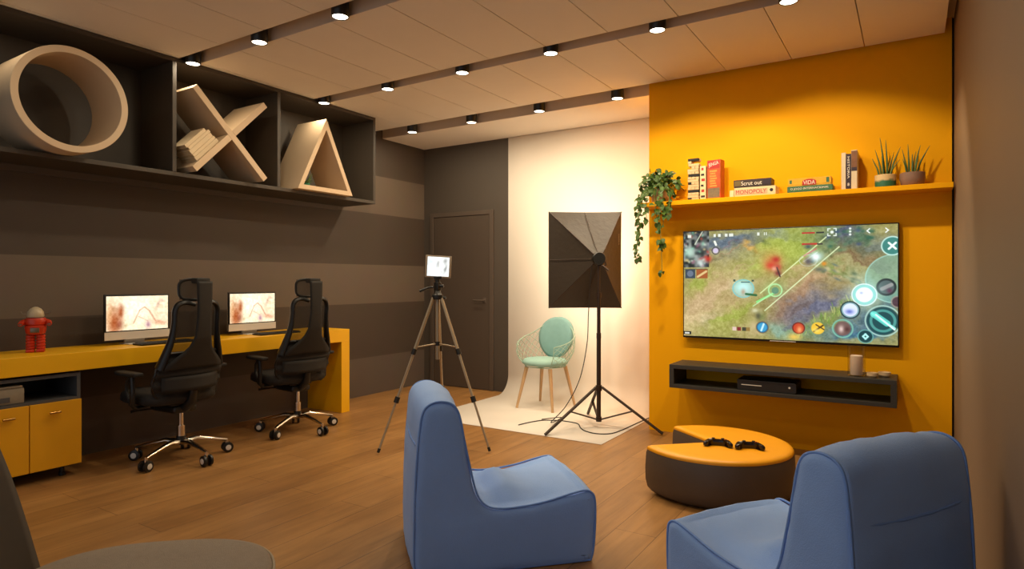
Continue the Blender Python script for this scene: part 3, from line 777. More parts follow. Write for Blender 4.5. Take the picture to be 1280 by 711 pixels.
p.mottle(60, 34, 12, .045); p.mottle(150, 90, 13, .04); p.mottle(250, 150, 14, .03)
for k in range(60):   # grass tufts by the water
    q = random.random(); x = .55+.27*q+random.uniform(-.02, .02); y = .98-.33*q+random.uniform(-.04, .04)
    p.line(x, y, x+random.uniform(-.012, .012), y-random.uniform(.02, .06), .006, random.choice(['#a6b866', '#6f8f45', '#c0c77c', '#5d7a3c']), .8)
for k in range(40):   # rocks and bushes
    q = random.random(); x = .66+.25*q+random.uniform(-.03, .03); y = .3+.26*q+random.uniform(-.04, .04)
    p.blob(x, y, random.uniform(.01, .03), random.uniform(.008, .018), random.choice(['#a9b08c', '#4e5d45', '#7f9150', '#c2b98e', '#5a6a68']), .7, .5)
for k in range(30):
    x = .70+.2*random.random(); y = .22*random.random(); p.blob(x, y, .02, .015, random.choice(['#2f5a48', '#5f7f60', '#3c4c6c', '#7a8a6a']), .7)
# little map
p.rect(0, 0, .135, .34, '#4b4f50', .9)
rs = np.random.RandomState(5); mk = ((p.x < .135*p.A) & (p.y < .34))
p.mottle(60, 34, 21, .28, mk)
for k in range(46):
    p.blob(rs.rand()*.13, rs.rand()*.33, .02*rs.rand()+.006, .012, ['#c9d6c6', '#a0483a', '#7fb49a', '#2a2e38', '#c4b48a', '#8a5a6a'][rs.randint(6)], .8, rs.rand()*3)
p.line(.06, .12, .1, .0, .008, '#dfe8d0', .9); p.blob(.03, .2, .05, .05, '#c3e6d2', .8); p.blob(.09, .3, .04, .04, '#d4ddd8', .8); p.blob(.13, .26, .03, .03, '#c03a2a', .9)
p.rect(.006, .36, .062, .445, '#3c4650'); p.disc(.034, .4, .03, '#6a7484'); p.rect(.068, .36, .128, .445, '#9a5a30'); p.line(.075, .43, .12, .38, .02, '#d8c08a'); p.rect(0, .355, .13, .36, '#1f1f1f')
# players and effects
p.disc(.311, .54, .085, '#9adbe0', .55, ry=.075, soft=.03); p.blob(.311, .53, .07, .06, '#c9f4f2', .95); p.ring(.311, .54, .09, .012, '#7fc4c8', .8, ry=.08); p.blob(.311, .57, .02, .03, '#b08a70', .7)
p.rect(.30, .475, .345, .487, '#4a6a6a'); p.rect(.26, .455, .272, .475, '#455545'); p.rect(.352, .46, .365, .475, '#455545')
p.line(.325, .59, .375, .6, .02, '#2a5a35', .9)
for (x0, y0, x1, y1, w, c, a) in [(.396, .581, .70, .09, .009, '#e7f4bb', .9), (.417, .738, .756, .177, .009, '#e4f3c4', .9), (.38, .66, .46, .58, .02, '#8fe08a', .9), (.36, .70, .47, .56, .008, '#c8f0c0', .8), (.60, .25, .655, .19, .012, '#c85a5a', .8), (.60, .3, .66, .22, .008, '#e8e8c8', .7)]:
    p.line(x0, y0, x1, y1, w, c, a)
p.ring(.467, .553, .055, .012, '#bfe8b0', .9); p.disc(.467, .556, .03, '#4d5f62', .9); p.blob(.467, .55, .09, .07, '#8ad88a', .35)
p.blob(.45, .3, .08, .09, '#d8704a', .55); p.blob(.47, .28, .035, .03, '#a8382a'); p.blob(.448, .33, .045, .035, '#c04a34'); p.blob(.478, .345, .03, .03, '#b05040'); p.blob(.48, .40, .028, .025, '#7a3a38'); p.line(.475, .35, .49, .43, .012, '#46302c'); p.blob(.462, .36, .02, .02, '#e8b09a', .8)
p.ring(.62, .29, .07, .008, '#c9cdb5', .7, ry=.05); p.blob(.654, .26, .06, .05, '#bff0ff', .7); p.blob(.654, .26, .028, .028, '#ffffff', 1); p.blob(.62, .3, .03, .03, '#4a4450', .8); p.blob(.69, .32, .02, .02, '#d88a30', .9); p.blob(.67, .37, .04, .02, '#5a5f55', .8)
p.rect(.59, .042, .65, .058, '#b03030', .9); p.rect(.655, .042, .69, .058, '#2a2a2a', .9); p.rect(.59, .137, .66, .155, '#b83a30', .9); p.rect(.66, .14, .685, .155, '#3a3030', .9); p.blob(.62, .17, .03, .02, '#3a4a5c', .8)
p.blob(.40, .8, .04, .05, '#6a7a4a', .6); p.blob(.37, .74, .03, .02, '#d8d8b8', .8); p.blob(.385, .79, .02, .03, '#4a4a3a', .8); p.blob(.36, .88, .05, .06, '#c6b48c', .85)
for k, x in enumerate((.266, .29, .315, .335)): p.rect(x-.01, .895, x+.01, .93, ['#e2c8c2', '#7a2a30', '#3a3a30', '#8a7040'][k], .9)
p.rect(0, .955, .04, .985, '#15181a'); p.rect(.005, .963, .03, .977, '#e0e0d8')
# touch buttons
p.disc(.99, .45, .215, '#7fb3a6', .55, ry=.2); p.ring(.99, .45, .215, .01, '#a9d6c8', .7, ry=.2)
p.disc(.976, .18, .072, '#3f7f78', .9, ry=.075); p.ring(.976, .18, .075, .01, '#c9ece2', .9); p.line(.962, .155, .99, .205, .016, '#f2fff8'); p.line(.99, .155, .962, .205, .016, '#f2fff8')
p.disc(.952, .52, .072, '#262c2c', .95); p.disc(.952, .52, .055, '#52605f'); p.line(.935, .535, .972, .5, .03, '#9a9a98', .9); p.blob(.965, .55, .02, .02, '#5a2a40', .8)
p.blob(.862, .585, .11, .11, '#c8f4f0', .7); p.disc(.862, .585, .085, '#9fe0da', .9); p.disc(.862, .585, .062, '#f4fdfb'); p.ring(.862, .585, .09, .008, '#eaffff'); p.blob(.85, .57, .012, .01, '#a8b4e8', .8)
p.disc(.803, .715, .075, '#24323a', .95); p.disc(.803, .715, .056, '#dfe8f8'); p.blob(.8, .73, .03, .02, '#5560b0', .8); p.ring(.803, .715, .06, .008, '#8fb6b8')
p.disc(.998, .64, .04, '#4a3038', .9); p.ring(.998, .64, .045, .006, '#a08a80')
p.disc(.938, .8, .115, '#1f4346', .9); p.ring(.938, .8, .125, .01, '#b0d3c8', .9); p.ring(.938, .8, .085, .02, '#5fa79e', .8); p.disc(.938, .8, .06, '#1d4a4c', .8)
p.line(.895, .74, .985, .86, .02, '#a8f2e4'); p.line(.9, .745, .955, .82, .05, '#7fe8da', .8); p.line(.91, .75, .985, .87, .012, '#e8fffa')
p.disc(.771, .875, .06, '#6f5550', .95); p.ring(.771, .875, .075, .012, '#7fb8a6', .9); p.blob(.765, .88, .02, .03, '#e8d0c8', .9); p.blob(.79, .88, .02, .02, '#4a2a28', .8)
p.disc(.867, .935, .05, '#173a3e', .95); p.ring(.867, .935, .055, .007, '#6aa6a0'); p.line(.857, .935, .867, .915, .014, '#b8f2ee'); p.line(.867, .915, .877, .935, .014, '#b8f2ee'); p.line(.857, .935, .867, .955, .014, '#b8f2ee'); p.line(.867, .955, .877, .935, .014, '#b8f2ee')
p.disc(.663, .88, .052, '#e2bb44'); p.line(.645, .91, .685, .855, .014, '#4a3a1c'); p.line(.655, .85, .69, .89, .01, '#4a3a1c'); p.blob(.655, .9, .03, .02, '#f2dc7a', .8)
p.disc(.576, .885, .052, '#6a2418'); p.disc(.576, .885, .042, '#b8482a'); p.blob(.58, .9, .02, .03, '#f0b07a', .9); p.blob(.555, .965, .05, .03, '#e6c060', .9)
p.disc(.405, .89, .05, '#2e5f7f'); p.disc(.405, .89, .04, '#4a9ac2'); p.line(.4, .92, .412, .86, .016, '#c9ecf8'); p.ring(.405, .89, .052, .007, '#7a6a50')
# small marks along the top
for (x, w) in ((.03, .02), (.165, .012), (.19, .014), (.225, .014), (.25, .02), (.385, .012), (.415, .004), (.425, .004)): p.rect(x-w/2, .03, x+w/2, .055, '#eef2e8', .9)
p.line(.165, .10, .172, .13, .02, '#f0f4e8'); p.disc(.17, .185, .024, '#cfc4dc'); p.ring(.17, .185, .033, .006, '#3a3450')
for (x0, x1) in ((.884, .874), (.950, .960)): p.line(x0, .033, x1, .05, .009, '#f4f8f4'); p.line(x1, .05, x0, .067, .009, '#f4f8f4')
for y in (.025, .05, .075): p.disc(.803, y, .009, '#e8f0e8')
for (a, b) in ((-1, -1), (1, -1), (-1, 1), (1, 1)):
    p.line(.725+a*.018, .05+b*.03, .725+a*.008, .05+b*.03, .008, '#e8f0e8'); p.line(.725+a*.018, .05+b*.03, .725+a*.018, .05+b*.012, .008, '#e8f0e8')
p.disc(.725, .05, .013, '#e8f0e8')
M['tv_screen'] = screen_mat('television_display', 1.0)
g_ = p.im.mean(-1, keepdims=True); p.im = np.clip((g_+1.15*(p.im-g_)), 0, 1)
picture_screen('screen', p.im, (TX0+.008, TY-.0012, TZ1-.008), (TX1-TX0-.016, 0, 0), (0, 0, -(TZ1-TZ0-.024)), M['tv_screen'], t)

# ------------------------------------------------------------------ media shelf
t = thing('media_shelf', 'dark grey open box shelf hung on the yellow wall under the television', 'shelf')
a, b, y0, y1 = -1.578, -.082, 4.75, YY-.001
MB().box(a, b, y0, y1, .572, .603).build('top_board', M['media'], t, bevel=.002)
MB().box(a, b, y0, y1, .425, .452).build('bottom_board', M['media'], t, bevel=.002)
MB().box(a, a+.035, y0, y1, .4525, .5715).build('side_board', M['media'], t, bevel=.001)
MB().box(b-.035, b, y0, y1, .4525, .5715).build('side_board', M['media'], t, bevel=.001)
t = thing('game_console', 'black game console lying in the open shelf under the television', 'game console', (-1.08, 4.775, .4525))
MB().prism([(0, .004), (.015, 0), (.39, 0), (.40, .01), (.40, .068), (.39, .075), (.0, .075)], 0, .22, 'y').build('case', M['black'], t, bevel=.003)
MB().rbox(.03, .17, -.0015, .001, .036, .042, .0005).build('disc_slot', M['silver'], t)
MB().lathe([(0, 0), (.007, 0), (.007, .002), (0, .002)], 16, T=Matrix.Translation((.355, -.001, .042)) @ Matrix.Rotation(PI/2, 4, 'X'), cap=False).build('power_button', M['silver'], t)
t = thing('glass_candle_holder', 'clear glass cylinder around the candle on the media shelf', 'candle holder', (-.318, 4.86, .6035))
MB().lathe([(.0, 0), (.053, 0), (.055, .002), (.055, .2), (.0525, .2), (.0525, .006), (0, .006)], 36, cap=False).build('glass_wall', M['glass'], t, smooth=True)
tag(MB().lathe([(0, 0), (.036, 0), (.038, .003), (.038, .127), (.034, .131), (.012, .126), (0, .126)], 28, (-.318, 4.86, .61), cap=False).tube([(-.318, 4.86, .735), (-.318, 4.86, .747)], .0012, 6).build('candle', M['candle'], smooth=True), 'thick pink pillar candle inside the glass holder on the media shelf', 'candle')
for x, y, r, lab in ((-.222, 4.83, .034, 'small pale ceramic dish on the media shelf, closer to the candle'), (-.155, 4.90, .038, 'small pale ceramic dish on the media shelf, farther from the candle')):
    tag(MB().lathe([(0, 0), (r*.7, 0), (r, .012), (r, .032), (r-.004, .032), (r*.7, .014), (0, .014)], 26, (x, y, .6035), cap=False).build('ceramic_dish', M['dish'], smooth=True), lab, 'dish', 'pale ceramic dishes on the media shelf')

# ------------------------------------------------------------------ yellow wall shelf and what stands on it
SY0, SZ = 4.86, 1.872
tag(MB().box(XY, XR-.013, SY0, YY-.0005, 1.838, SZ).build('wall_shelf', M['yellow_wall'], bevel=.002), 'long thin yellow shelf across the yellow wall above the television', 'shelf')
SZ += .0005
FR = (PI/2, 0, 0)
# block tower
t = thing('block_tower', 'tall tower of pale stacked wooden blocks at the left of the yellow shelf', 'game', (-1.485, 4.92, SZ))
zz = 0
for r_ in range(16):
    for k in range(3):
        j = random.uniform(-.004, .004); g = random.uniform(-.004, .004)
        if r_ in (2, 5, 9, 12, 14) and k == random.randrange(3): continue
        b_ = MB()
        if r_ % 2: b_.rbox(0+j, .084+j, k*.0285, k*.0285+.027, zz, zz+.0195, .002)
        else: b_.rbox(k*.0285, k*.0285+.027, 0+j, .084+j, zz, zz+.0195, .002)
        b_.build('block', M['block_wood'] if (r_+k) % 3 else M['black_soft'] if r_ % 3 == 0 else M['block_wood'], t)
    zz += .0205
# narrow patterned box
t = thing('patterned_box', 'narrow pale box with dark patches between block tower and red box', 'game box', (-1.392, 4.925, SZ))
MB().rbox(0, .045, 0, .085, 0, .262, .002).build('carton', M['cream_box'], t)
for k in range(6):
    MB().box(.008+.004*(k % 2), .038-.005*(k % 3), -.0009, .0003, .018+k*.042, .034+k*.042+.004*(k % 2)).build('printed_patch', [M['text_dark'], M['red_card']][k % 2], t)
# red game box
t = thing('red_game_box', 'tall red and orange game box with white title on the yellow shelf', 'game box', (-1.34, 4.935, SZ), math.radians(-7))
MB().rbox(0, .105, 0, .085, 0, .302, .002).build('carton', mat('red_orange_card', '#c2521c', .5, nscale=18, var=.35), t)
MB().box(.006, .099, -.0009, .0002, .235, .296).build('title_panel', M['red_card'], t)
text('title', 'JENGA', .05, M['text_white'], t, (.052, -.0014, .267), (PI/2, math.radians(-12), 0), width=.08, height=.035)
MB().box(.006, .099, -.0009, .0002, .012, .085).build('lower_panel', mat('grey_plaid_card', '#7a6a50', .6, nscale=60, var=.5), t)
pz = MB()
for k in range(7): pz.box(.02+.004*(k % 2), .078-.006*(k % 3), -.001, .0002, .095+k*.019, .108+k*.019)
pz.build('printed_tower', mat('amber_print', '#d8903c', .6, nscale=40, var=.4), t)
# board game boxes
def flat_box(name, lab, x0, x1, z0, h, d, yf, m, rz=0):
    t = thing(name, lab, 'board game', (x0, yf, SZ+z0), rz, 'board game boxes on the yellow shelf')
    w = x1-x0
    MB().rbox(.0015, w-.0015, .0015, d-.0015, 0, h*.55, .001).build('tray', m, t)
    MB().rbox(0, w, 0, d, h*.16, h, .0015).build('lid', m, t)
    return t, w
t, w = flat_box('board_game_box', 'pale board game box with red lettering band on the yellow shelf, under a dark one', -1.125, -.835, 0, .065, .145, 4.885, M['cream_box'])
MB().box(.006, w-.055, -.0012, .0002, .012, .052).build('title_band', mat('cream_band_card', '#d9b38a', .6), t)
text('title', 'MONOPOLY', .04, M['red_card'], t, ((w-.05)/2, -.0018, .032), FR, width=w-.075, height=.03)
MB().lathe([(0, 0), (.012, 0), (.012, .001), (0, .001)], 16, T=Matrix.Translation((w-.028, -.0005, .035)) @ Matrix.Rotation(PI/2, 4, 'X'), cap=False).build('round_emblem', M['text_dark'], t)
t, w = flat_box('board_game_box', 'dark board game box with white lettering on top of the pale red-lettered one', -1.13, -.865, .0662, .058, .13, 4.89, mat('dark_game_card', '#3b2a20', .5, nscale=30, var=.5))
text('title', 'Scrut out', .04, M['text_white'], t, (w*.48, -.0016, .03), FR, width=w*.55, height=.03)
MB().box(w*.78, w-.006, -.001, .0002, .012, .05).build('printed_patch', M['plum'], t)
MB().box(.006, .05, -.001, .0002, .012, .05).build('printed_patch', mat('olive_card', '#6d5a2c', .6), t)
tag(MB().rbox(-1.162, -1.131, 4.90, 5.0, SZ, SZ+.052, .003).build('card_deck', M['cream_box']), 'small cream deck of cards left of the pale board game box', 'card deck')
t, w = flat_box('board_game_box', 'green board game box with pale lettering lying under the yellow VIDA box', -.757, -.465, 0, .045, .14, 4.885, M['teal_card'])
text('title', 'O JOGO INTERNACIONAL', .02, M['text_white'], t, (w*.5, -.0016, .025), FR, width=w*.85, height=.018)
t, w = flat_box('board_game_box', 'yellow board game box with red VIDA emblem on top of the green one', -.752, -.475, .0462, .055, .13, 4.89, mat('yellow_game_card', '#e0a616', .5, nscale=40, var=.2))
arc = [(w*.5-.045, .004), (w*.5+.045, .004)]+[(w*.5+.045*math.cos(a_), .028+.018*math.sin(a_)) for a_ in [PI*k/12 for k in range(13)]]
MB().prism(arc, -.0012, .0003, 'y').build('emblem', M['red_card'], t)
text('title', 'VIDA', .03, M['text_white'], t, (w*.5, -.0018, .022), FR, width=.076, height=.028)
MB().box(.01, .025, -.001, .0002, .02, .045).box(w-.03, w-.012, -.001, .0002, .015, .05).build('printed_patch', M['teal_card'], t)
# upright books
def upright(x, th_, h_, d, m, lab, yf=4.90):
    t = thing('book', lab, 'book', (x, yf, SZ), 0, 'upright books on the yellow shelf')
    MB().box(0, .002, 0, d, 0, h_).box(th_-.002, th_, 0, d, 0, h_).box(.0021, th_-.0021, 0, .002, 0, h_).build('cover', m, t, bevel=.0006)
    MB().box(.0023, th_-.0023, .0023, d-.003, .003, h_-.003).build('pages', M['pages'], t)
    return t
upright(-.412, .027, .255, .15, M['book'], 'cream book standing on the yellow shelf left of the dark-spined one')
t = upright(-.384, .031, .245, .16, M['plum'], 'dark plum book with white spine lettering standing on the yellow shelf')
text('spine_title', 'HISTORIA', .03, M['text_white'], t, (.0155, -.001, .15), (PI/2, PI/2, 0), width=.15, height=.014)
text('spine_mark', '8', .03, M['text_white'], t, (.0155, -.001, .035), (PI/2, 0, 0), width=.012, height=.02)
t = upright(-.352, .036, .268, .17, M['book'], 'cream book with brown upper spine standing right of the dark-spined one')
MB().box(.001, .035, -.0012, .0002, .125, .262).build('spine_picture', mat('brown_cover_print', '#7a4a26', .55, nscale=40, var=.5), t)
MB().box(.001, .035, -.0014, -.0011, .125, .15).build('spine_band', M['plum'], t)

# ------------------------------------------------------------------ plants
def aloe(x, y, pot_m, pot_prof, top, leaves, lab, nm):
    t = thing('potted_aloe', lab, 'plant', (x, y, SZ), 0, 'potted aloes on the yellow shelf')
    MB().lathe(pot_prof, 40, cap=False).build('pot', pot_m, t, smooth=True)
    MB().lathe([(0, top-.014), (pot_prof[3][0]-.008, top-.014), (pot_prof[3][0]-.008, top-.01), (0, top-.008)], 24, cap=False).build('soil', M['soil'], t, smooth=True)
    for (bx, by, tx, ty, h_, r0) in leaves:
        p0 = Vector((bx, by, top-.012)); p3 = Vector((tx, ty, top+h_*1.06)); r0 *= 1.35
        m1 = p0.lerp(p3, .4)+Vector((-(tx-bx)*.15, 0, 0)); m2 = p0.lerp(p3, .75)+Vector((-(tx-bx)*.08, 0, .0))
        MB().tube(catmull([p0, m1, m2, p3], 5), [r0*(1-.9*(k/15)**1.4) for k in range(16)], 8, flat=.55).build('leaf', M['aloe'], t, smooth='full')
aloe(-.152, 4.96, glaze_mat('cream_green_glaze', '#d8b983', '#2f6647', .055),
     [(0, 0), (.055, 0), (.062, .006), (.064, .085), (.058, .088), (.054, .075), (0, .07)], .086,
     [(-.035, 0, -.078, .0, .115, .0085), (-.022, .01, -.062, .02, .175, .0085), (-.005, 0, -.032, 0, .245, .0095), (.012, -.01, .002, -.01, .225, .0095), (.005, .02, .03, .03, .13, .008), (.03, 0, .088, .0, .175, .0095), (.025, -.02, .085, -.03, .09, .008), (-.01, -.02, -.02, -.03, .12, .008), (.018, .02, .05, .03, .15, .008)],
     'spiky aloe in a cream and green glazed pot on the yellow shelf', 'a')
aloe(.002, 4.96, M['terracotta'],
     [(0, 0), (.052, 0), (.066, .015), (.074, .05), (.072, .086), (.064, .09), (.058, .075), (0, .07)], .088,
     [(-.03, 0, -.058, 0, .155, .009), (-.018, .01, -.025, .01, .185, .0095), (.0, -.01, .0, 0, .12, .009), (.012, 0, .045, 0, .17, .0095), (.025, .01, .098, .01, .165, .009), (.0, .02, .02, .03, .14, .008), (-.03, -.01, -.055, -.02, .09, .008), (.015, -.02, .035, -.03, .1, .008)],
     'spiky aloe in a stony brown pot at the right end of the yellow shelf', 'b')

# trailing pothos at the left end of the shelf
t = thing('trailing_plant', 'leafy trailing green plant hanging over the left end of the yellow shelf', 'plant', (-1.72, 4.955, SZ))
MB().lathe([(0, 0), (.06, 0), (.066, .006), (.078, .11), (.072, .112), (.066, .1), (0, .095)], 36, cap=False).build('pot', mat('beige_pot_ceramic', '#a98a62', .6), t, smooth=True)
MB().lathe([(0, .0965), (.064, .0965), (.062, .1), (0, .104)], 24, cap=False).build('soil', M['soil'], t)
fol = MB(); vn = MB()
def leaf(p, d, up, L):
    """heart-shaped leaf folded along its midrib"""
    d = d.normalized(); s = d.cross(up).normalized(); n = s.cross(d).normalized()
    out = [(0, 0), (.12, .26), (.36, .40), (.65, .28), (1, 0)]
    vs = [p+d*(L*a_) for a_, _ in out]
    o = len(fol.v)
    mid = [p+d*(L*a_)-n*(L*.08*a_*a_*3) for a_, _ in out]
    lt = [m_+s*(L*b_)+n*(L*.12) for m_, (a_, b_) in zip(mid, out)]
    rt = [m_-s*(L*b_)+n*(L*.12) for m_, (a_, b_) in zip(mid, out)]
    fol.v += [tuple(q) for q in mid]+[tuple(q) for q in lt[1:4]]+[tuple(q) for q in rt[1:4]]
    fol.f += [[o, o+1, o+5], [o+1, o+2, o+6, o+5], [o+2, o+3, o+7, o+6], [o+3, o+4, o+7], [o, o+8, o+1], [o+1, o+8, o+9, o+2], [o+2, o+9, o+10, o+3], [o+3, o+10, o+4]]
rnd = random.Random(3)
def rv(): return Vector((rnd.uniform(-1, 1), rnd.uniform(-1, 1), rnd.uniform(-1, 1)))
for k in range(250):      # crown
    a_ = rnd.uniform(0, 2*PI); el = rnd.uniform(-.35, 1.35); r_ = rnd.uniform(.07, .15)
    p_ = Vector((r_*1.15*math.cos(a_)*math.cos(el), r_*.7*math.sin(a_)*math.cos(el), .12+r_*.95*math.sin(el)))
    if p_.z < .02 and abs(p_.x) < .1 and p_.y > -.09: p_.y = -.12
    p_.y = min(p_.y, .1); p_.z = max(p_.z, .018) if p_.y > -.1 else p_.z
    d_ = (p_-Vector((0, 0, .1))).normalized()*.5+rv()*.9+Vector((0, -.2, -.25))
    if p_.y+d_.y*.04 > .11: d_.y = -abs(d_.y)
    leaf(p_, d_, Vector((0, -.8, .6))+rv()*.6, rnd.uniform(.03, .052))
vines = [[(.02, -.08, .12), (.06, -.13, .08), (.075, -.14, -.06), (.07, -.135, -.2)],
         [(-.02, -.08, .12), (-.0, -.14, .05), (.015, -.14, -.1), (.035, -.135, -.26)],
         [(.03, -.08, .12), (.04, -.15, .03), (.05, -.15, -.16), (.055, -.145, -.30), (.06, -.145, -.40), (.065, -.145, -.56)],
         [(-.06, -.04, .12), (-.14, -.06, .06), (-.165, -.06, -.05), (-.16, -.06, -.16)],
         [(-.06, -.04, .12), (-.13, -.09, .05), (-.15, -.11, -.1), (-.155, -.10, -.25), (-.16, -.10, -.40), (-.15, -.10, -.46)],
         [(-.05, -.06, .12), (-.10, -.12, .06), (-.125, -.13, -.06), (-.13, -.13, -.22), (-.125, -.13, -.34)],
         [(.06, -.05, .12), (.11, -.12, .06), (.12, -.14, -.04), (.115, -.14, -.12)],
         [(-.04, -.07, .12), (-.06, -.14, .04), (-.07, -.14, -.06), (-.06, -.14, -.14)]]
dens = [17, 20, 26, 15, 34, 20, 15, 14]
for vi, V in enumerate(vines):
    pts = catmull(V, 8); vn.tube(pts, .0022, 6)
    for k in range(dens[vi]):
        q = rnd.random()**.9 if vi != 2 else rnd.choice([rnd.uniform(0, .45), rnd.uniform(.58, .80), rnd.uniform(.6, .75), rnd.uniform(.93, 1)])
        p_ = pts[min(len(pts)-1, int(q*len(pts)))]
        leaf(p_+rv()*.012, Vector((0, -.25, -.7))+rv()*.8, Vector((0, -1, .3))+rv()*.4, rnd.uniform(.034, .058))
fol.build('foliage', M['leaf'], t, smooth='full', recalc=False)
vn.build('vines', M['stem'], t, smooth=True)

# ------------------------------------------------------------------ softbox on stand
SB = Vector((-2.23, 4.885, 0))
t = thing('light_stand', 'black tripod light stand standing on the edge of the cream backdrop', 'light stand', SB+Vector((0, 0, .0045)))
zj, zh = .335, .075
MB().cyl((0, 0, zh-.02), (0, 0, .78), .0185).cyl((0, 0, .78), (0, 0, 1.12), .0155).cyl((0, 0, 1.12), (0, 0, 1.40), .012).build('pole', M['stand'], t, smooth=True)
for z in (.78, 1.12):
    MB().cyl((0, 0, z-.025), (0, 0, z+.02), .02).build('collar', M['stand'], t, smooth=True)
MB().cyl((0, 0, zj-.02), (0, 0, zj+.025), .027).build('top_hub', M['stand'], t, smooth=True)
MB().cyl((0, 0, zh-.02), (0, 0, zh+.02), .024).build('bottom_hub', M['stand'], t, smooth=True)
for k, a_ in enumerate((math.atan2(-.46, -.24), math.atan2(.055, .54), math.atan2(.44, -.31))):
    R_ = .535
    d = Vector((math.cos(a_), math.sin(a_), 0))
    L0 = d*.028+Vector((0, 0, zj+.01)); L1 = d*R_+Vector((0, 0, .012))
    MB().tube([L0, L1], .0145, 8, flat=.8).tube([L1-d*.03+Vector((0, 0, .018)), L1+d*.005-Vector((0, 0, .002))], .0125, 8).build('leg', M['stand'], t, smooth=True)
    md = L0.lerp(L1, .52)
    MB().tube([d*.022+Vector((0, 0, zh)), md+Vector((0, 0, -.004))], .0115, 8, flat=.6).build('brace', M['stand'], t, smooth=True)
# softbox: faces away from the viewer, towards chair and backdrop
view = Vector((-2.23, 4.885, 0)).normalized()
fdir = Vector((-.54, .842, 0)).normalized()
sdir = Vector((fdir.y, -fdir.x, 0))
t = thing('softbox', 'black rectangular studio softbox seen from behind on its stand', 'studio light', SB+Vector((0, 0, 1.43)))
W2, H2, D = .325, .43, .33
ctr = -sdir*.075
def S(x, z, y): return ctr*(min(1, max(0, (y+.02)/.1)))*0+sdir*x+fdir*y+Vector((0, 0, z))
ox, oz = -.075, -.0
ns, nr = 12, 7
def per(u):
    """rounded rectangle perimeter point, unit square corners"""
    q = (u*4) % 4; k = int(q); f_ = q-k
    P = [(-1, -1), (1, -1), (1, 1), (-1, 1), (-1, -1)]
    x = P[k][0]*(1-f_)+P[k+1][0]*f_; z = P[k][1]*(1-f_)+P[k+1][1]*f_
    return x, z, f_
def sbx(u, v):
    x, z, f_ = per(u)
    sag = -.05*math.sin(PI*f_)*math.sin(PI*min(1, v*1.0))*.5
    if v <= .9:
        q = v/.9; w = .035+(W2-.035)*q; h_ = .035+(H2-.035)*q
        y = .03+(D-.03)*(q**.9)
        return S(x*w*(1+sag)+ox*q, z*h_*(1+sag)+oz*q, y-sag*.3)
    return S(x*W2+ox, z*H2+oz, D+.05*(v-.9)/.1)
MB().grid(sbx, 64, 11, cu=True).build('fabric_shell', M['softbox'], t, smooth=True, angle=25)
for (sx, sz) in ((-1, -1), (1, -1), (1, 1), (-1, 1)):
    MB().tube([S(sx*.035, sz*.035, .026), S(sx*(W2*.5+.02)+ox*.5, sz*(H2*.5+.02)+oz*.5, .03+(D-.03)*.5**.9-.008), S(sx*W2+ox, sz*H2+oz, D-.004)], .0045, 6).build('rod', M['stand'], t, smooth=True)
for (sx, sz) in ((-1, 0), (0, 1), (0, -1)):
    MB().tube([S(sx*.035, sz*.035, .022), S(sx*(W2*.5)+ox*.5, sz*(H2*.5), .03+(D-.03)*.5**.9-.014), S(sx*W2*.985+ox, sz*H2*.985, D-.012)], .003, 6).build('seam', M['stand'], t, smooth=True)
MB().add([S(-W2+.006+ox, -H2+.006, D+.035), S(W2-.006+ox, -H2+.006, D+.035), S(W2-.006+ox, H2-.006, D+.035), S(-W2+.006+ox, H2-.006, D+.035)], [(0, 1, 2, 3)]).build('diffuser', M['soft_face'], t, solid=.002)
lh = MB().lathe([(.0, 0), (.05, 0), (.056, .01), (.056, .07), (.04, .085), (0, .085)], 24, T=Matrix.Translation(S(0, 0, -.045)) @ rot_to(fdir).to_4x4(), cap=False)
lh.build('lamp_head', M['black'], t, smooth=True)
MB().tube([S(.05, -.02, -.02), S(.058, -.05, -.03), S(.02, -.07, -.03), S(0, -.03, 0)], .008, 8).tube([S(.02, -.055, -.05), S(.075, -.10, -.06)], .009, 8).tube([S(0, -.03, 0), S(0, -.06, 0)], .016, 10).build('tilt_bracket', M['stand'], t, smooth=True)
zr = MB(); q0, q1 = S(W2*.84+ox, H2*.30, D*.80), S(W2*.84+ox, H2*.62, D*.80)
tx = text('brand_lettering', 'GREIKA', .03, mat('grey_print', '#8b8278', .6), t, (0, 0, 0), (0, 0, 0), width=.10, height=.018)
# lay the lettering on the right-hand fabric panel
pn = (S(W2+ox, 0, D)-S(.035, 0, .03)).normalized()
nrm = pn.cross(Vector((0, 0, 1))).normalized()
if nrm.dot(fdir) > 0: nrm = -nrm
q = .80; base = S((.035+(W2-.035)*q)+ox*q, H2*.42, .03+(D-.03)*(q**.9))+nrm*.012
zax = nrm; xax = Vector((0, 0, -1)); yax = zax.cross(xax)
tx.matrix_local = Matrix.Translation(base) @ Matrix((xax, yax, zax)).transposed().to_4x4()
# cable
cpts = [SB+Vector((0, 0, 1.385))+sdir*-.058+fdir*.0, SB+sdir*-.07+fdir*.03+Vector((0, 0, 1.2)), SB+sdir*-.08+fdir*.06+Vector((0, 0, .95)), SB+sdir*-.09+fdir*.08+Vector((0, 0, .7)), SB+sdir*-.15+fdir*.1+Vector((0, 0, .4)), SB+sdir*-.27+fdir*.09+Vector((0, 0, .17)), SB+sdir*-.40+fdir*.05+Vector((0, 0, .04)), Vector((-2.68, 5.06, .0085)), Vector((-2.79, 4.90, .0085))]
tag(MB().tube(catmull(cpts, 8), .0042, 8).build('hanging_cable', M['cable'], smooth='full'), 'black cable hanging from the softbox down to the cream paper', 'cable')
fl = [(-2.85, 4.60), (-2.82, 4.74), (-2.77, 4.86), (-2.69, 4.915), (-2.60, 4.945), (-2.45, 4.92), (-2.36, 4.80), (-2.277, 4.715), (-2.159, 4.678), (-2.06, 4.74), (-2.03, 4.90), (-2.02, 5.10), (-2.008, 5.38), (-1.995, 5.5)]
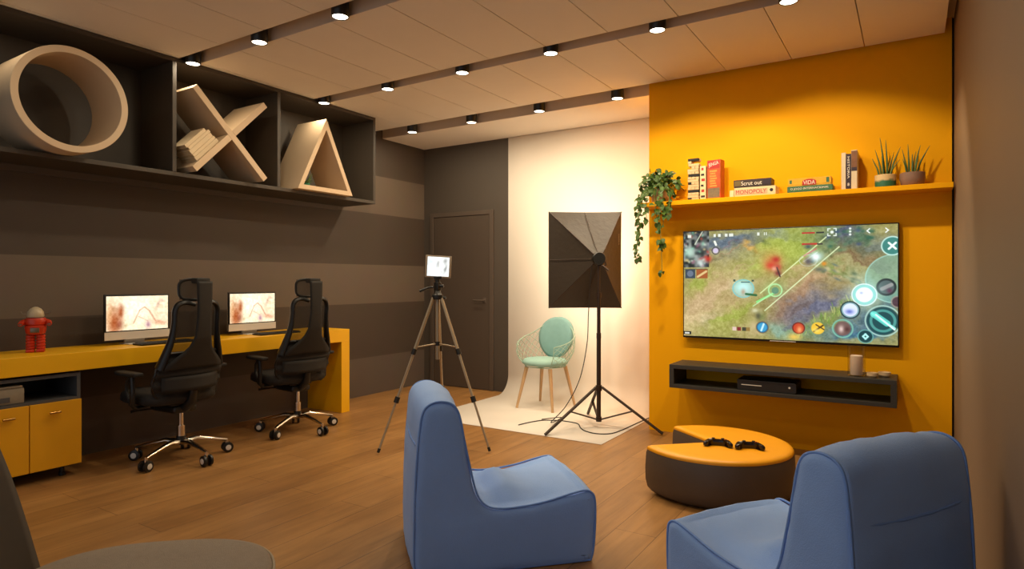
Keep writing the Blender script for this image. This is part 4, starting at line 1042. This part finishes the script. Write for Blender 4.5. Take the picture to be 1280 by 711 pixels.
tag(MB().tube(catmull([(x, y, .0088) for x, y in fl], 8), .0042, 8).build('floor_cable', M['cable'], smooth='full'), 'black cable snaking over the cream paper under the light stand', 'cable')

# ------------------------------------------------------------------ mint wire chair (faces -Y)
t = thing('wire_armchair', 'mint green wire armchair with wooden legs standing on the cream backdrop', 'chair', (-3.045, 5.43, .0045), math.radians(-3))
for (sx, sy) in ((-1, -1), (1, -1), (1, 1), (-1, 1)):
    MB().tube([(sx*.135, sy*.14, .395), (sx*.205, sy*.21, .0)], [.0195, .012], 12).build('leg', M['wood'], t, smooth=True)
MB().rbox(-.15, .15, -.02, .02, .392, .40, .003).rbox(-.02, .02, -.15, .15, .3925, .4005, .003).build('seat_cross', M['mint_wire'], t)
def cushion(u, v):
    a_ = 2*PI*u; k = [0, .5, .88, 1, 1, .88, .5, 0][int(round(v*7))]; z = [.414, .414, .416, .432, .452, .475, .484, .486][int(round(v*7))]
    return (.225*k*math.cos(a_), -.02+.215*k*math.sin(a_), z)
MB().grid(cushion, 40, 8, cu=True).build('seat_cushion', M['mint_light'], t, smooth='full')
def bcush(u, v):
    a_ = 2*PI*u; k = [0, .5, .86, 1, 1, .86, .5, 0][int(round(v*7))]; th_ = [-.03, -.03, -.027, -.014, .014, .027, .03, .03][int(round(v*7))]
    z = math.sin(a_)*.205*k; x = math.cos(a_)*(.198+.02*math.sin(a_))*k
    return (x, .205+.22*z+th_-.45*x*x, .668+z)
MB().grid(bcush, 44, 8, cu=True).build('back_cushion', M['mint'], t, smooth='full')
def rimp(a_):      # a_ from -1 (left front) to 1 (right front), 0 = back
    phi = PI/2+a_*2.35     # around
    zt = .665+.20*math.exp(-(a_/.36)**2)-.06*max(0, abs(a_)-.6)/.4*1.0
    r_ = .285-.03*math.exp(-(a_/.3)**2)
    return Vector((-r_*math.cos(phi)*1.0, r_*.92*math.sin(phi)+.0, zt))
def lowp(a_):
    phi = PI/2+a_*2.35
    return Vector((-.19*math.cos(phi), .19*math.sin(phi)-.01, .405))
def shellp(a_, v):
    a0, a1 = lowp(a_), rimp(a_); p_ = a0.lerp(a1, v)
    o_ = Vector((p_.x, p_.y, 0)).normalized()*.045*math.sin(PI*min(1, v*1.1)*.9)
    return p_+o_*(1-.6*math.exp(-(a_/.3)**2))
w = MB()
w.tube([rimp(-1+2*k/40) for k in range(41)], .0045, 8)
w.tube([Vector((-.2*math.cos(2*PI*k/32), -.01+.2*math.sin(2*PI*k/32), .406)) for k in range(32)], .004, 8, closed=True)
w.tube([shellp(-1, k/10) for k in range(11)], .0035, 6); w.tube([shellp(1, k/10) for k in range(11)], .0035, 6)
for k in range(-13, 14):
    for dr in (-1, 1):
        pts = []
        for j in range(13):
            v = j/12; a_ = k/10+dr*(v-.5)*.42
            if -1 <= a_ <= 1: pts.append(shellp(a_, v))
        if len(pts) > 2: w.tube(pts, .0024, 5)
w.build('wire_shell', M['mint_wire'], t, smooth=True)

# ------------------------------------------------------------------ camera tripod with tablet
TB = Vector((-3.03, 3.73, 0))
t = thing('camera_tripod', 'champagne metal camera tripod standing before the dark door', 'tripod', TB+Vector((0, 0, .001)))
hubz = 1.115
feet = [Vector((-3.235, 3.31, 0)), Vector((-2.58, 3.77, 0)), Vector((-3.28, 4.12, 0))]
for i, F_ in enumerate(feet):
    d = (F_-TB); R_ = d.length; d.normalize()
    A = d*.035+Vector((0, 0, hubz)); B_ = d*R_+Vector((0, 0, .012))
    m1, m2 = A.lerp(B_, .36), A.lerp(B_, .67)
    lo = MB().tube([A, m1], .0145, 10, flat=.8).tube([m1, m2], .0115, 10, flat=.8).tube([m2, B_], .0085, 10).build('leg', M['tripod_leg'], t, smooth=True)
    dd = (B_-A).normalized()
    for m_ in (m1, m2): MB().tube([m_-dd*.022, m_+dd*.022], .0195, 10).build('leg_lock', M['black'], lo, smooth=True)
    MB().tube([B_-dd*.03, B_-dd*.0], [.011, .0105], 10).build('rubber_foot', M['black'], lo, smooth=True)
    MB().tube([Vector((0, 0, .77)), A.lerp(B_, .33)+Vector((0, 0, .0))], .005, 8).build('spreader_arm', M['tripod_leg'], t, smooth=True)
MB().cyl((0, 0, .755), (0, 0, .785), .018).build('spreader_hub', M['black'], t, smooth=True)
MB().cyl((0, 0, .65), (0, 0, hubz), .0155).build('centre_column', M['tripod_leg'], t, smooth=True)
MB().lathe([(0, 0), (.04, 0), (.046, .012), (.042, .035), (.028, .045), (.02, .07), (0, .07)], 20, (0, 0, hubz-.012), cap=False).rbox(-.022, .022, -.022, .022, hubz+.055, hubz+.12, .006).lathe([(0, 0), (.018, 0), (.018, .02), (0, .02)], 14, (0, 0, hubz+.12), cap=False).build('pan_head', M['black'], t, smooth=True)
hd = Vector((-.83, -.5, 0))
MB().tube([Vector((0, 0, hubz+.085)), hd*.07+Vector((0, 0, hubz+.078)), hd*.14+Vector((0, 0, hubz+.05))], [.006, .009, .011], 10).build('pan_handle', M['black'], t, smooth=True)
MB().tube([Vector((.022, 0, hubz+.09)), Vector((.05, .01, hubz+.09))], .012, 10).tube([Vector((.03, .01, hubz+.0)), Vector((.065, .02, hubz+.0))], .01, 10).build('knob', M['black'], t, smooth=True)
# tablet facing the viewer
fw = Vector((3.03, -3.73, 0)).normalized()        # towards the room
sdn = Vector((-fw.y, fw.x, 0))
t2 = thing('tablet', 'small glowing tablet mounted on top of the camera tripod', 'tablet', TB+Vector((0, 0, hubz+.142)), math.atan2(sdn.y, sdn.x))
MB().rbox(-.098, .098, .0, .009, .012, .178, .003, T=Matrix.Rotation(math.radians(3), 4, 'Y')).build('case', mat('tan_tablet_case', '#9c8b76', .5), t2, smooth=True)
MB().rbox(-.03, .03, -.006, .016, 0, .022, .003).build('clamp', M['black'], t2, smooth=True)
tp = Pic(60, 50, '#eef2ee')
tp.blob(.2, .5, .3, .5, '#dbe6f2', .9); tp.blob(.5, .4, .2, .6, '#fbfbf6', .8); tp.blob(.48, .35, .07, .14, '#9a9a98', .8); tp.blob(.8, .2, .1, .12, '#8b8b88', .8); tp.blob(.82, .6, .07, .2, '#7e7e7c', .85, .3); tp.blob(.66, .75, .05, .05, '#a4a4a0', .6); tp.line(.42, .0, .42, 1, .02, '#c9d0d4', .7); tp.mottle(10, 8, 5, .06)
so = picture_screen('screen', tp.im, (-.082, -.0008, .168), (.164, 0, 0), (0, 0, -.146), screen_mat('tablet_display', 1.15), t2)
so.rotation_euler = (0, math.radians(3), 0)

# ------------------------------------------------------------------ notched round pouf with two gamepads
PC = Vector((-1.004, 3.872, 0)); PR, PH = .44, .28
A0, A1 = math.radians(142), math.radians(223)       # the notch opens between these angles
def pacpoly(r, ins, n=56):
    """outline with the wedge removed; ins insets the cut faces"""
    mid = (A0+A1)/2; half = (A1-A0)/2
    ap = Vector((math.cos(mid), math.sin(mid)))*(-.0)-Vector((math.cos(mid), math.sin(mid)))*(ins/math.sin(half)-.0)
    da = math.asin(min(.9, ins/max(r, .01)))
    a_s, a_e = A1+da, A0+2*PI-da
    return [tuple(ap)]+[(r*math.cos(a_s+(a_e-a_s)*k/n), r*math.sin(a_s+(a_e-a_s)*k/n)) for k in range(n+1)]
def pacloft(name, levels, m, parent, **kw):
    b_ = MB(); k = None
    for (z, dr, ins) in levels:
        P = pacpoly(PR-dr, ins); k = len(P)
        b_.v += [(x, y, z) for x, y in P]
    for i in range(len(levels)-1):
        for j in range(k):
            b_.f.append([i*k+j, i*k+(j+1) % k, (i+1)*k+(j+1) % k, (i+1)*k+j])
    b_.f.append(list(range(k))[::-1]); b_.f.append([(len(levels)-1)*k+j for j in range(k)])
    return b_.build(name, m, parent, smooth=True, **kw)
t = thing('round_pouf', 'round charcoal pouf with yellow top and a wedge cut out', 'pouf', PC+Vector((0, 0, .001)))
pacloft('base', [(0, .055, .04), (.012, .025, .02), (.035, .006, .005), (.08, -.004, 0), (.15, -.006, 0), (.235, 0, 0), (.252, .006, .004)], M['pouf_side'], t, angle=50)
pacloft('seat_pad', [(.2525, .004, .003), (.262, .003, .002), (.272, .010, .007), (.279, .028, .02), (.281, .05, .036)], M['pouf_top'], t, angle=50)
def gamepad(x, y, rz, lab):
    t = thing('gamepad', lab, 'game controller', (x, y, .2824), rz, 'gamepads on the pouf')
    b_ = MB()
    out = [(-.05, .028), (.05, .028), (.066, .018), (.076, -.012), (.082, -.045), (.07, -.058), (.056, -.048), (.04, -.018), (.02, -.012), (-.02, -.012), (-.04, -.018), (-.056, -.048), (-.07, -.058), (-.082, -.045), (-.076, -.012), (-.066, .018)]
    o_ = catmull([(x_, y_, 0) for x_, y_ in out], 3, closed=True)
    for z, k_ in ((.002, .9), (.008, 1.), (.022, 1.), (.030, .9), (.033, .75)):
        b_.v += [(p_.x*k_, p_.y*k_-.0*(1-k_), z) for p_ in o_]
    n = len(o_)
    for i in range(4):
        for j in range(n): b_.f.append([i*n+j, i*n+(j+1) % n, (i+1)*n+(j+1) % n, (i+1)*n+j])
    b_.f.append(list(range(n))[::-1]); b_.f.append([4*n+j for j in range(n)])
    b_.build('body', mat('glossy_black_plastic', '#1a0f0d', .18) if 'gloss' not in M else M['gloss'], t, smooth=True, angle=60)
    for (sx, sy) in ((-.026, -.004), (.026, -.004)):
        MB().lathe([(0, 0), (.006, 0), (.006, .006), (.010, .008), (.009, .011), (0, .010)], 14, (sx, sy, .033), cap=False).build('thumbstick', M['black_soft'], t, smooth=True)
    MB().lathe([(0, 0), (.004, 0), (.004, .002), (0, .002)], 10, (.045, .018, .0325), cap=False).lathe([(0, 0), (.004, 0), (.004, .002), (0, .002)], 10, (.055, .008, .0315), cap=False).lathe([(0, 0), (.004, 0), (.004, .002), (0, .002)], 10, (.035, .008, .0325), cap=False).build('buttons', M['red_card'], t)
    MB().rbox(-.052, -.034, .004, .009, .032, .0355, .001).rbox(-.0455, -.0405, -.003, .016, .032, .0355, .001).build('direction_pad', M['silver'], t)
M['gloss'] = mat('glossy_black_plastic', '#1a0f0d', .18)
gamepad(-.96, 3.77, math.radians(14), 'black gamepad on the yellow pouf nearer the wedge cut')
gamepad(-.795, 3.80, math.radians(22), 'black gamepad on the yellow pouf farther from the wedge cut')

# ------------------------------------------------------------------ blue lounge chairs (face +Y in own frame)
def make_lounge(loc, rz, label):
    t = thing('lounge_chair', label, 'armchair', loc, rz, 'blue soft lounge chairs')
    HW = .29
    raw = [(-.375, .02), (-.392, .06), (-.392, .25), (-.385, .45), (-.37, .62), (-.358, .69), (-.335, .722), (-.295, .735), (-.25, .728), (-.222, .705), (-.205, .66), (-.19, .58), (-.165, .46), (-.135, .34), (-.09, .282), (-.02, .264), (.08, .266), (.18, .278), (.28, .30), (.35, .312), (.385, .302), (.4, .27), (.402, .18), (.396, .08), (.385, .02), (.36, .002), (.2, 0), (0, 0), (-.2, 0), (-.35, .002)]
    P = [(p_.x, p_.y) for p_ in catmull([(a_, b_, 0) for a_, b_ in raw], 4, closed=True)]
    n = len(P)
    # outward normals in the profile plane
    nr_ = []
    for i in range(n):
        ax, ay = P[i-1]; bx, by = P[(i+1) % n]; d = Vector((bx-ax, by-ay)).normalized()
        nr_.append(Vector((-d.y, d.x)))
    cen_ = Vector((0, .2))
    area = sum(P[i][0]*P[(i+1) % n][1]-P[(i+1) % n][0]*P[i][1] for i in range(n))
    if area > 0: nr_ = [-q for q in nr_]
    st = [(-HW-.006, .02), (-HW-.002, .009), (-HW+.003, .003), (-HW+.012, .0)]
    inner = [(-HW+.02, 0), (-HW+.05, 0), (-.2, 0), (-.15, 0), (-.1, 0), (-.05, 0), (0, 0)]
    xs_ = st+inner; xs_ = xs_+[(-x, i_) for x, i_ in xs_[::-1][1:]]
    b_ = MB()
    for (x, ins) in xs_:
        f_ = max(0, 1-(x/HW)**2)
        for i, (y, z) in enumerate(P):
            q = Vector((y, z))-nr_[i]*ins
            puff = 0
            if z > .01:
                if -.16 < y < .36 and z < .4:      # seat: raised cushion between the side rolls
                    s_ = math.sin(PI*(y+.16)/.52); puff = (.02+.06*math.exp(-((y-.01)/.085)**2))*s_*max(0, 1-(abs(x)/.215)**4)+.004*math.sin(x*60+y*20)*s_*max(0, 1-(abs(x)/.2)**2)-.018*s_*math.exp(-((abs(x)-.225)/.03)**2)
                elif y < -.2: puff = .018*f_**.5+.007*math.exp(-((z-.56)/.02)**2)*0-(.009*f_*math.exp(-((z-.55)/.02)**2) if y < -.34 else 0)
                else: puff = .018*f_**.6
                w_ = noise.noise(Vector((x*9, y*9+5, z*9)))*.006+noise.noise(Vector((x*28, y*16, z*10+3)))*.0028
                if y < -.2 and z > .55: w_ += .0028*math.sin(x*75+8*noise.noise(Vector((x*6, z*8, 1))))*min(1, (z-.55)/.12)
                puff += w_*(1 if ins < .01 else .4)
            q += nr_[i]*puff
            zf = max(.0, q.y)
            b_.v.append((x+(noise.noise(Vector((y*7, z*7, x*3)))*.005 if ins > .005 else 0), q.x, zf))
    m_ = len(xs_)
    for k in range(m_-1):
        for i in range(n): b_.f.append([k*n+i, k*n+(i+1) % n, (k+1)*n+(i+1) % n, (k+1)*n+i])
    # soft side panels: two inset rings then a cap
    for side, k0 in ((-1, 0), (1, (m_-1)*n)):
        prev = k0
        for (ins, dx) in ((.034, .0085),):
            o_ = len(b_.v)
            for i, (y, z) in enumerate(P):
                q = Vector((y, z))-nr_[i]*ins
                b_.v.append((side*(HW+dx), q.x, max(0.012, q.y)))
            for i in range(n): b_.f.append([prev+i, prev+(i+1) % n, o_+(i+1) % n, o_+i])
            prev = o_
        for tri in tessellate_polygon([[Vector((b_.v[prev+i][1], b_.v[prev+i][2], 0)) for i in range(n)]]):
            b_.f.append([prev+i for i in tri])
    ob = b_.build('upholstery', M['blue'], t, smooth='full')
    for s in (-1, 1):
        lp = [(s*(HW-.004), q[0]-nr_[i].x*-.0035, max(.005, q[1]+nr_[i].y*.0035)) for i, q in enumerate(P)]
        MB().tube(lp, .0048, 6, closed=True).build('piping', M['blue_pipe'], t, smooth='full')
    MB().tube([(-HW+.004, -.376, .552)]+[((-HW+.03)+(2*HW-.06)*k/16, -.371-.018*(max(0, 1-((k/8-1)*.9)**2))**.5+.001*math.sin(k*1.7), .55-.01*math.sin(PI*k/16)) for k in range(17)]+[(HW-.004, -.376, .552)], .005, 6).build('back_seam', M['blue_pipe'], t, smooth='full')
    return t
lc = make_lounge((-1.680, 2.482, .001), math.atan2(.72, .69)-PI/2, 'blue soft lounge chair in the centre seen side-on')
dup(lc, (-.318, 2.455, .001), math.radians(148)-PI/2, 'blue soft lounge chair beside the right wall seen from behind')

# ------------------------------------------------------------------ lounge chair in the near left corner
t = thing('upholstered_chair', 'taupe upholstered chair with dark back in the near left corner', 'chair', (-1.70, .835, .001), math.radians(42)-PI/2)
def sup(a_, r, e=2/2.7):
    ca, sa = math.cos(a_), math.sin(a_); return (r*math.copysign(abs(ca)**e, ca), r*math.copysign(abs(sa)**e, sa))
def cs(u, v):
    k = [0, .6, .93, 1, 1.0, .985, .93, .6, 0][int(round(v*8))]; z = [.33, .33, .335, .36, .425, .445, .452, .456, .458][int(round(v*8))]
    x, y = sup(2*PI*u, .345); return (x*k, y*k, z)
MB().grid(cs, 72, 9, cu=True).build('seat', M['grey_fab'], t, smooth='full')
MB().tube([(*sup(2*PI*k/72, .346), .437) for k in range(72)], .0045, 8, closed=True).build('piping', M['grey_pipe'], t, smooth='full')
def bs(u, v):
    x = (2*u-1); w_ = .265-.035*v**3; xx = x*w_
    return (xx, -.386-.12*v+.55*xx*xx, .40+.52*v-.03*v*abs(x)**3*2)
MB().grid(bs, 25, 20).build('backrest', M['grey_dark'], t, smooth='full', solid=.05)
for (sx, sy) in ((-1, -1), (1, -1), (1, 1), (-1, 1)):
    MB().tube([(sx*.17, sy*.17, .332), (sx*.25, sy*.25, .0)], [.017, .011], 12).build('leg', M['wood'], t, smooth=True)

# ------------------------------------------------------------------ light, camera, view
w = bpy.data.worlds.new('world'); SC.world = w; w.use_nodes = True
bg = w.node_tree.nodes['Background']; bg.inputs[0].default_value = (.84, .92, 1.0, 1); bg.inputs[1].default_value = .5

cam = bpy.data.cameras.new('camera'); co = bpy.data.objects.new('camera', cam); COL.objects.link(co)
co.location = (0, 0, 1.25); co.rotation_euler = (PI/2, 0, math.atan(500/789))
cam.sensor_width = 36; cam.lens = 789/1280*36; cam.shift_y = -5.5/1280; cam.clip_start = .02
SC.camera = co
SC.view_settings.view_transform = 'Standard'
try: SC.view_settings.look = 'None'
except Exception: pass
SC.view_settings.gamma = 1; SC.view_settings.use_curve_mapping = False
SC.view_settings.exposure = 0.2
